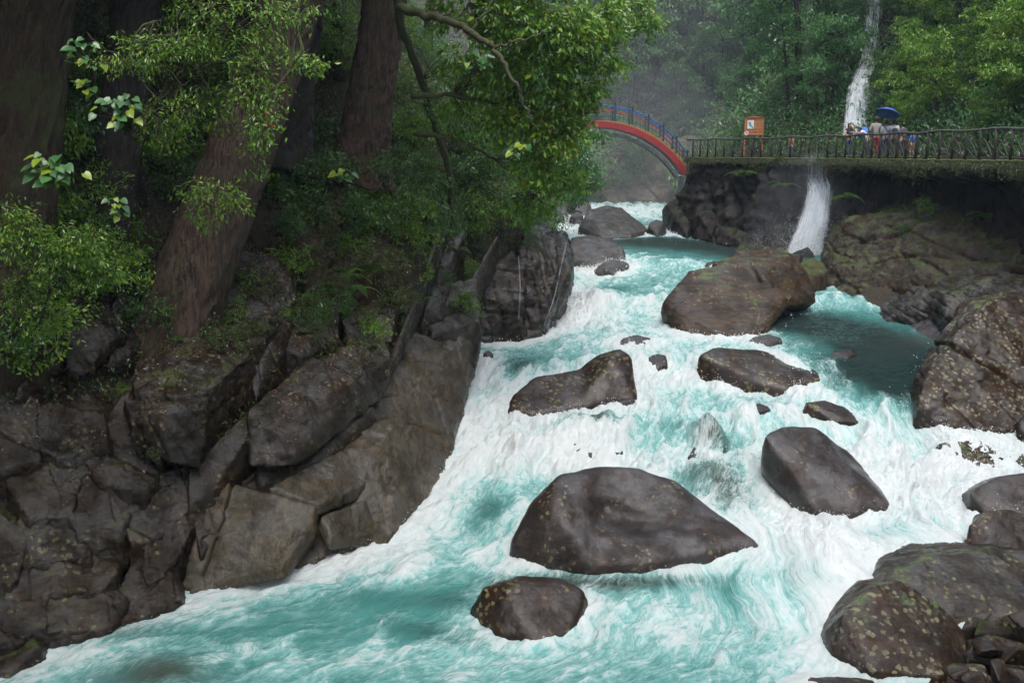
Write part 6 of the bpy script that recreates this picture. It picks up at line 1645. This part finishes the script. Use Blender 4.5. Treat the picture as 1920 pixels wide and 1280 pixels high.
def person(label, loc, rz, h=1.68, shirt=(.5, .5, .5), pants=(.05, .06, .1), shoes=(.5, .5, .5), hair=(.012, .01, .008), la=None, ra=None, lean=0.0, cap=None, long_hair=False, sleeve=.6, bag=None, pack=None, legs_bare=0.0, head_turn=0):
    """stands at loc facing local -Y; la / ra = (elbow, wrist) positions in local metres for a 1.7 m body"""
    t = thing('person', label, 'person', tuple(loc)); t.rotation_euler = (0, 0, rz); s = h / 1.7; t.scale = (s, s, s)
    L = lean
    def ln(p): x, y, z = p; k = max(0, z - .92); return (x, y - k * math.sin(L) , .92 + k * math.cos(L) if z > .92 else z)
    pel, wa, ch, nk = (0, 0, .95), (0, 0, 1.12), (0, .0, 1.33), (0, .01, 1.46)
    hd0, hd1, hd2 = (0, -.02, 1.53), (0, -.015, 1.61), (0, .0, 1.68)
    shl, shr = (.17, .01, 1.40), (-.17, .01, 1.40)
    la = la or ((.23, .03, 1.14), (.22, -.08, .92)); ra = ra or ((-.23, .03, 1.14), (-.22, -.08, .92))
    V = [pel, wa, ch, nk, hd0, hd1, hd2]; R = [.125, .105, .13, .05, .075, .092, .06]; E = [(0, 1), (1, 2), (2, 3), (3, 4), (4, 5), (5, 6)]
    def add(p, r, par): V.append(p); R.append(r); E.append((par, len(V) - 1)); return len(V) - 1
    for sx, (el, wr), sh in ((1, la, shl), (-1, ra, shr)):
        a = add(sh, .058, 2); b = add(el, .042, a); c = add(wr, .028, b)
        d = unit(np.array(wr) - np.array(el)); side = unit(np.cross(d, [0, 1, .2]))
        palm = np.array(wr) + d * .07; pi = add(tuple(palm), .03, c)
        for k, ln_ in zip((-1.5, -.5, .5, 1.5), (.065, .08, .078, .06)):
            f0 = palm + side * k * .017 + d * .03; i0 = add(tuple(f0), .009, pi); i1 = add(tuple(f0 + d * ln_ * .55 + np.array([0, -.01, 0])), .008, i0); add(tuple(f0 + d * ln_ + np.array([0, -.03, 0])), .006, i1)
        th0 = add(tuple(np.array(wr) + d * .04 + side * .03 * sx), .011, pi); add(tuple(np.array(wr) + d * .08 + side * .05 * sx + np.array([0, -.02, 0])), .008, th0)
        hp_ = add((sx * .095, 0, .90), .088, 0); kn = add((sx * .10, -.02, .50), .056, hp_); an = add((sx * .10, .02, .10), .036, kn); add((sx * .105, -.10, .03), .032, an)
    Vb = [ln(v) for v in V]
    body = link('body', skin_mesh('body', Vb, E, R), SKINM, t)
    # shirt with sleeves
    sv, sr, se = [ln(p) for p in ((0, 0, .93), (0, 0, 1.12), (0, 0, 1.33), (0, .01, 1.44))], [.15, .135, .155, .075], [(0, 1), (1, 2), (2, 3)]
    for (el, wr), sh in ((la, shl), (ra, shr)):
        sv.append(ln(sh)); sr.append(.075); se.append((2, len(sv) - 1))
        m_ = np.array(sh) + (np.array(el) - np.array(sh)) * min(1, sleeve * 1.4); sv.append(ln(tuple(m_))); sr.append(.064); se.append((len(sv) - 2, len(sv) - 1))
        if sleeve > .8: sv.append(ln(wr)); sr.append(.045); se.append((len(sv) - 2, len(sv) - 1))
    link('shirt', skin_mesh('shirt', sv, se, sr), cloth('shirt_cloth', shirt), t)
    pv, pr, pe = [(0, 0, .98), (0, 0, .90)], [.135, .14], [(0, 1)]
    for sx in (1, -1):
        pv.append((sx * .095, 0, .86)); pr.append(.10); pe.append((1, len(pv) - 1)); pv.append((sx * .10, -.02, .50)); pr.append(.075); pe.append((len(pv) - 2, len(pv) - 1))
        if legs_bare < .5: pv.append((sx * .10, .02, .12)); pr.append(.062); pe.append((len(pv) - 2, len(pv) - 1))
    link('trousers', skin_mesh('trousers', pv, pe, pr), cloth('trouser_cloth', pants), t)
    for sx in (1, -1):
        link('shoe', skin_mesh('shoe', [(sx * .10, .05, .045), (sx * .102, -.03, .045), (sx * .108, -.13, .035)], [(0, 1), (1, 2)], [.045, .045, .035]), cloth('shoe_cloth', shoes), t)
    # hair, ears, face
    Hh = bmesh.new(); bmesh.ops.create_uvsphere(Hh, u_segments=20, v_segments=14, radius=1)
    for v in Hh.verts:
        x, y, z = v.co; front = y < -.35 and z < .35
        k = .90 if front else 1.0
        v.co = (x * .094 * k, y * .108 * k + .012, z * .115 * k + 1.618)
        if long_hair and z < 0 and y > -.3: v.co.z -= .16 * (-z); v.co.x *= 1.12
    for v in Hh.verts: v.co = ln(tuple(v.co))
    me = bpy.data.meshes.new('hair'); Hh.to_mesh(me); Hh.free(); me.polygons.foreach_set('use_smooth', [True] * len(me.polygons)); link('hair', me, simple('hair', hair, .45), t)
    fc = skin_mesh('face', [ln(p) for p in ((0, -.035, 1.555), (0, -.055, 1.60), (0, -.03, 1.65))], [(0, 1), (1, 2)], [.055, .065, .05]); link('face', fc, SKINM, t)
    for p, r in (((0, -.122, 1.59), .012),):
        link('nose', skin_mesh('nose', [ln((0, -.115, 1.61)), ln((0, -.128, 1.588))], [(0, 1)], [.008, .012]), SKINM, t)
    for sx in (1, -1):
        link('eye', skin_mesh('eye', [ln((sx * .028, -.112, 1.612)), ln((sx * .034, -.110, 1.612))], [(0, 1)], [.007, .007], sub=1), simple('eye_dark', (.02, .015, .01), .2), t)
    link('mouth', skin_mesh('mouth', [ln((-.02, -.113, 1.555)), ln((.02, -.113, 1.555))], [(0, 1)], [.006, .006], sub=1), simple('lips', (.3, .09, .08), .4), t)
    if cap:
        b = bmesh.new(); bmesh.ops.create_uvsphere(b, u_segments=20, v_segments=12, radius=1)
        bmesh.ops.delete(b, geom=[v for v in b.verts if v.co.z < -.05], context='VERTS')
        for v in b.verts: v.co = ln((v.co.x * .106, v.co.y * .12 + .008 - (.06 if v.co.z < .05 and v.co.y < -.5 else 0), v.co.z * .105 + 1.65))
        me = bpy.data.meshes.new('cap'); b.to_mesh(me); b.free(); link('cap', me, cloth('cap_cloth', cap), t)
    if bag:
        V, F = tube(crom([(.13, -.13, 1.42), (.0, -.17, 1.25), (-.16, -.10, 1.02), (-.18, .04, .95), (-.12, .15, 1.02), (0, .17, 1.22), (.12, .12, 1.42), (.14, 0, 1.48), (.13, -.13, 1.42)], 5), .016, 5)
        link('strap', mesh_np('strap', V, F), cloth('strap_cloth', (.03, .035, .07)), t)
        V, F = box(-.06, .06, -.14, .14, -.14, .10); V[:, 0] -= .22; V[:, 2] += .88
        me = mesh_np('bag', V, F); link('shoulder_bag', me, cloth('bag_cloth', bag), t)
    if pack:
        pm = skin_mesh('backpack', [ln((0, .20, 1.05)), ln((0, .22, 1.20)), ln((0, .19, 1.36))], [(0, 1), (1, 2)], [(.15, .09), (.16, .10), (.12, .07)]); link('backpack', pm, cloth('pack_cloth', pack), t)
    return t

def dk_pt(px, Y):
    d = ray(px, 260); return np.array([d[0] * Y / d[1], Y, ZDECK + .04])
AW = math.pi      # facing away from the camera
person('woman in a black top shading her eyes with one raised hand on the walkway', dk_pt(1592, 49.6), .25, 1.62, shirt=(.02, .02, .022), pants=(.03, .08, .16), shoes=(.6, .55, .45), long_hair=True, sleeve=.25,
       la=((.30, -.08, 1.50), (.10, -.12, 1.66)), ra=((-.24, -.02, 1.16), (-.06, -.20, 1.08)))
person('person in white bending down with one arm out beside the tall grey-shirted visitor', dk_pt(1628, 48.2), AW + 1.2, 1.6, shirt=(.55, .56, .6), pants=(.04, .05, .09), lean=.7, la=((.3, -.12, 1.3), (.35, -.38, 1.34)), pack=None)
person('tall visitor in a grey shirt, dark cap and red trousers seen from behind', dk_pt(1641, 46.9), AW - .15, 1.80, shirt=(.26, .24, .23), pants=(.30, .03, .05), shoes=(.6, .58, .55), cap=(.03, .025, .025), sleeve=.9,
       la=((.24, .02, 1.16), (.18, -.14, 1.02)), ra=((-.24, .02, 1.16), (-.18, -.14, 1.02)))
person('visitor in a white T-shirt with a dark shoulder strap and blue bag', dk_pt(1660, 46.2), AW + .1, 1.64, shirt=(.62, .64, .68), pants=(.03, .06, .12), shoes=(.6, .6, .6), bag=(.02, .16, .5), ra=((-.28, -.02, 1.2), (-.2, -.16, 1.0)))
um_p = dk_pt(1675, 45.9)
person('visitor with a dark green backpack standing under the blue umbrella', um_p, AW - .1, 1.66, shirt=(.5, .52, .6), pants=(.05, .055, .05), shoes=(.1, .1, .1), pack=(.012, .03, .02), la=((.26, -.05, 1.2), (.16, -.22, 1.36)))
person('short dark-haired visitor in a dark jacket right of the umbrella', dk_pt(1692, 45.2), AW + .5, 1.52, shirt=(.08, .07, .09), pants=(.03, .03, .04), sleeve=.9)
person('child in a blue top half hidden behind the railing', dk_pt(1711, 44.2), AW + .2, 1.12, shirt=(.03, .10, .32), pants=(.2, .1, .06), legs_bare=1)
person('person in an orange shirt behind the railing left of the falls', dk_pt(1484, 55.6), 2.2, 1.15, shirt=(.45, .14, .05), pants=(.04, .06, .12), shoes=(.5, .5, .5))
# blue folded jacket / open small umbrella held low beside the bending visitor
def umbrella(label, p, r, tilt, col, stick=True, nrib=10, hgt=.26):
    t = thing('umbrella', label, 'umbrella', tuple(p)); t.rotation_euler = tilt
    V, F = [], []; nr = 6; nu = nrib * 4
    for i in range(nr + 1):
        f = i / nr
        for j in range(nu):
            a = 2 * math.pi * j / nu; ph = (j % 4) / 4; sag = 1 - .07 * math.sin(math.pi * ph) * f
            V.append((r * f * sag * math.cos(a), r * f * sag * math.sin(a), hgt * (1 - f ** 2.0) * r / .55 + .02 * math.sin(math.pi * ph) * f))
    for i in range(nr):
        for j in range(nu): F.append((i * nu + j, i * nu + (j + 1) % nu, (i + 1) * nu + (j + 1) % nu, (i + 1) * nu + j))
    V = np.array(V); V2 = V.copy(); V2[:, 2] -= .004
    F = np.array(F); F = np.vstack([F, F[:, ::-1] + len(V)])
    mt = simple('umbrella_cloth', col, .5, var=.06)
    link('canopy', mesh_np('canopy', np.vstack([V, V2]), F, False), mt, t)
    for j in range(nrib):
        a = 2 * math.pi * j / nrib
        Vr, Fr = tube([(r * f * math.cos(a), r * f * math.sin(a), hgt * (1 - f * f) * r / .55 + .003) for f in np.linspace(0, 1, 6)], .006, 4)
        link('rib', mesh_np('rib', Vr, Fr), simple('rib_dark', (.01, .015, .04), .5) if j == 0 else bpy.data.materials['rib_dark'], t)
    Vr, Fr = tube([(0, 0, hgt * r / .55 + .07), (0, 0, -.1 if not stick else -.62)], .009, 6); link('shaft', mesh_np('shaft', Vr, Fr), M_BLK, t)
umbrella('large blue umbrella held over the visitors, tipped to the right', at(1664, 214, 45.7), .56, (-.25, .32, 0), (.035, .09, .30))
umbrella('small bright blue umbrella lowered behind the handrail', at(1617, 248, 48.6), .30, (.3, -1.0, .3), (.01, .13, .50), nrib=8)

# ------------------------------------------------------------------ air
V, F = box(-135, 145, -45, 265, -3, 92)
M = N('haze_air')
pv = M.n('VolumePrincipled', i_Density=.0004, i_Color=(.62, .76, .97, 1)); pv.inputs['Anisotropy'].default_value = .15
M.t.links.new(pv.outputs[0], M.out.inputs['Volume'])
o = link('haze', mesh_np('haze', V, F), M.m); tag(o, 'bluish spray-laden mist hanging in the gorge', kind='stuff')

# mist banks: behind the bridge, and at the foot of the falls
def mist(cx, cy_, cz, rx, ry, rz, dens, label):
    b = bmesh.new(); bmesh.ops.create_icosphere(b, subdivisions=4, radius=1)
    me = bpy.data.meshes.new('mist'); b.to_mesh(me); b.free()
    me.transform(Matrix.Diagonal((rx, ry, rz, 1)))
    M = N('mist_air'); pv = M.n('VolumePrincipled', i_Density=dens, i_Color=(.92, .97, 1.0, 1)); M.t.links.new(pv.outputs[0], M.out.inputs['Volume'])
    tag(link('mist', me, M.m, loc=(cx, cy_, cz)), label, kind='stuff')
mist(8, 102, 14, 24, 30, 17, .0034, 'pale mist filling the gorge behind the bridge')
mist(10, 84, 9, 9, 14, 8, .004, 'low mist over the river beyond the bridge')
mist(15.0, 51, 6.5, 3.2, 3.2, 3.6, .012, 'spray mist around the lower waterfall')
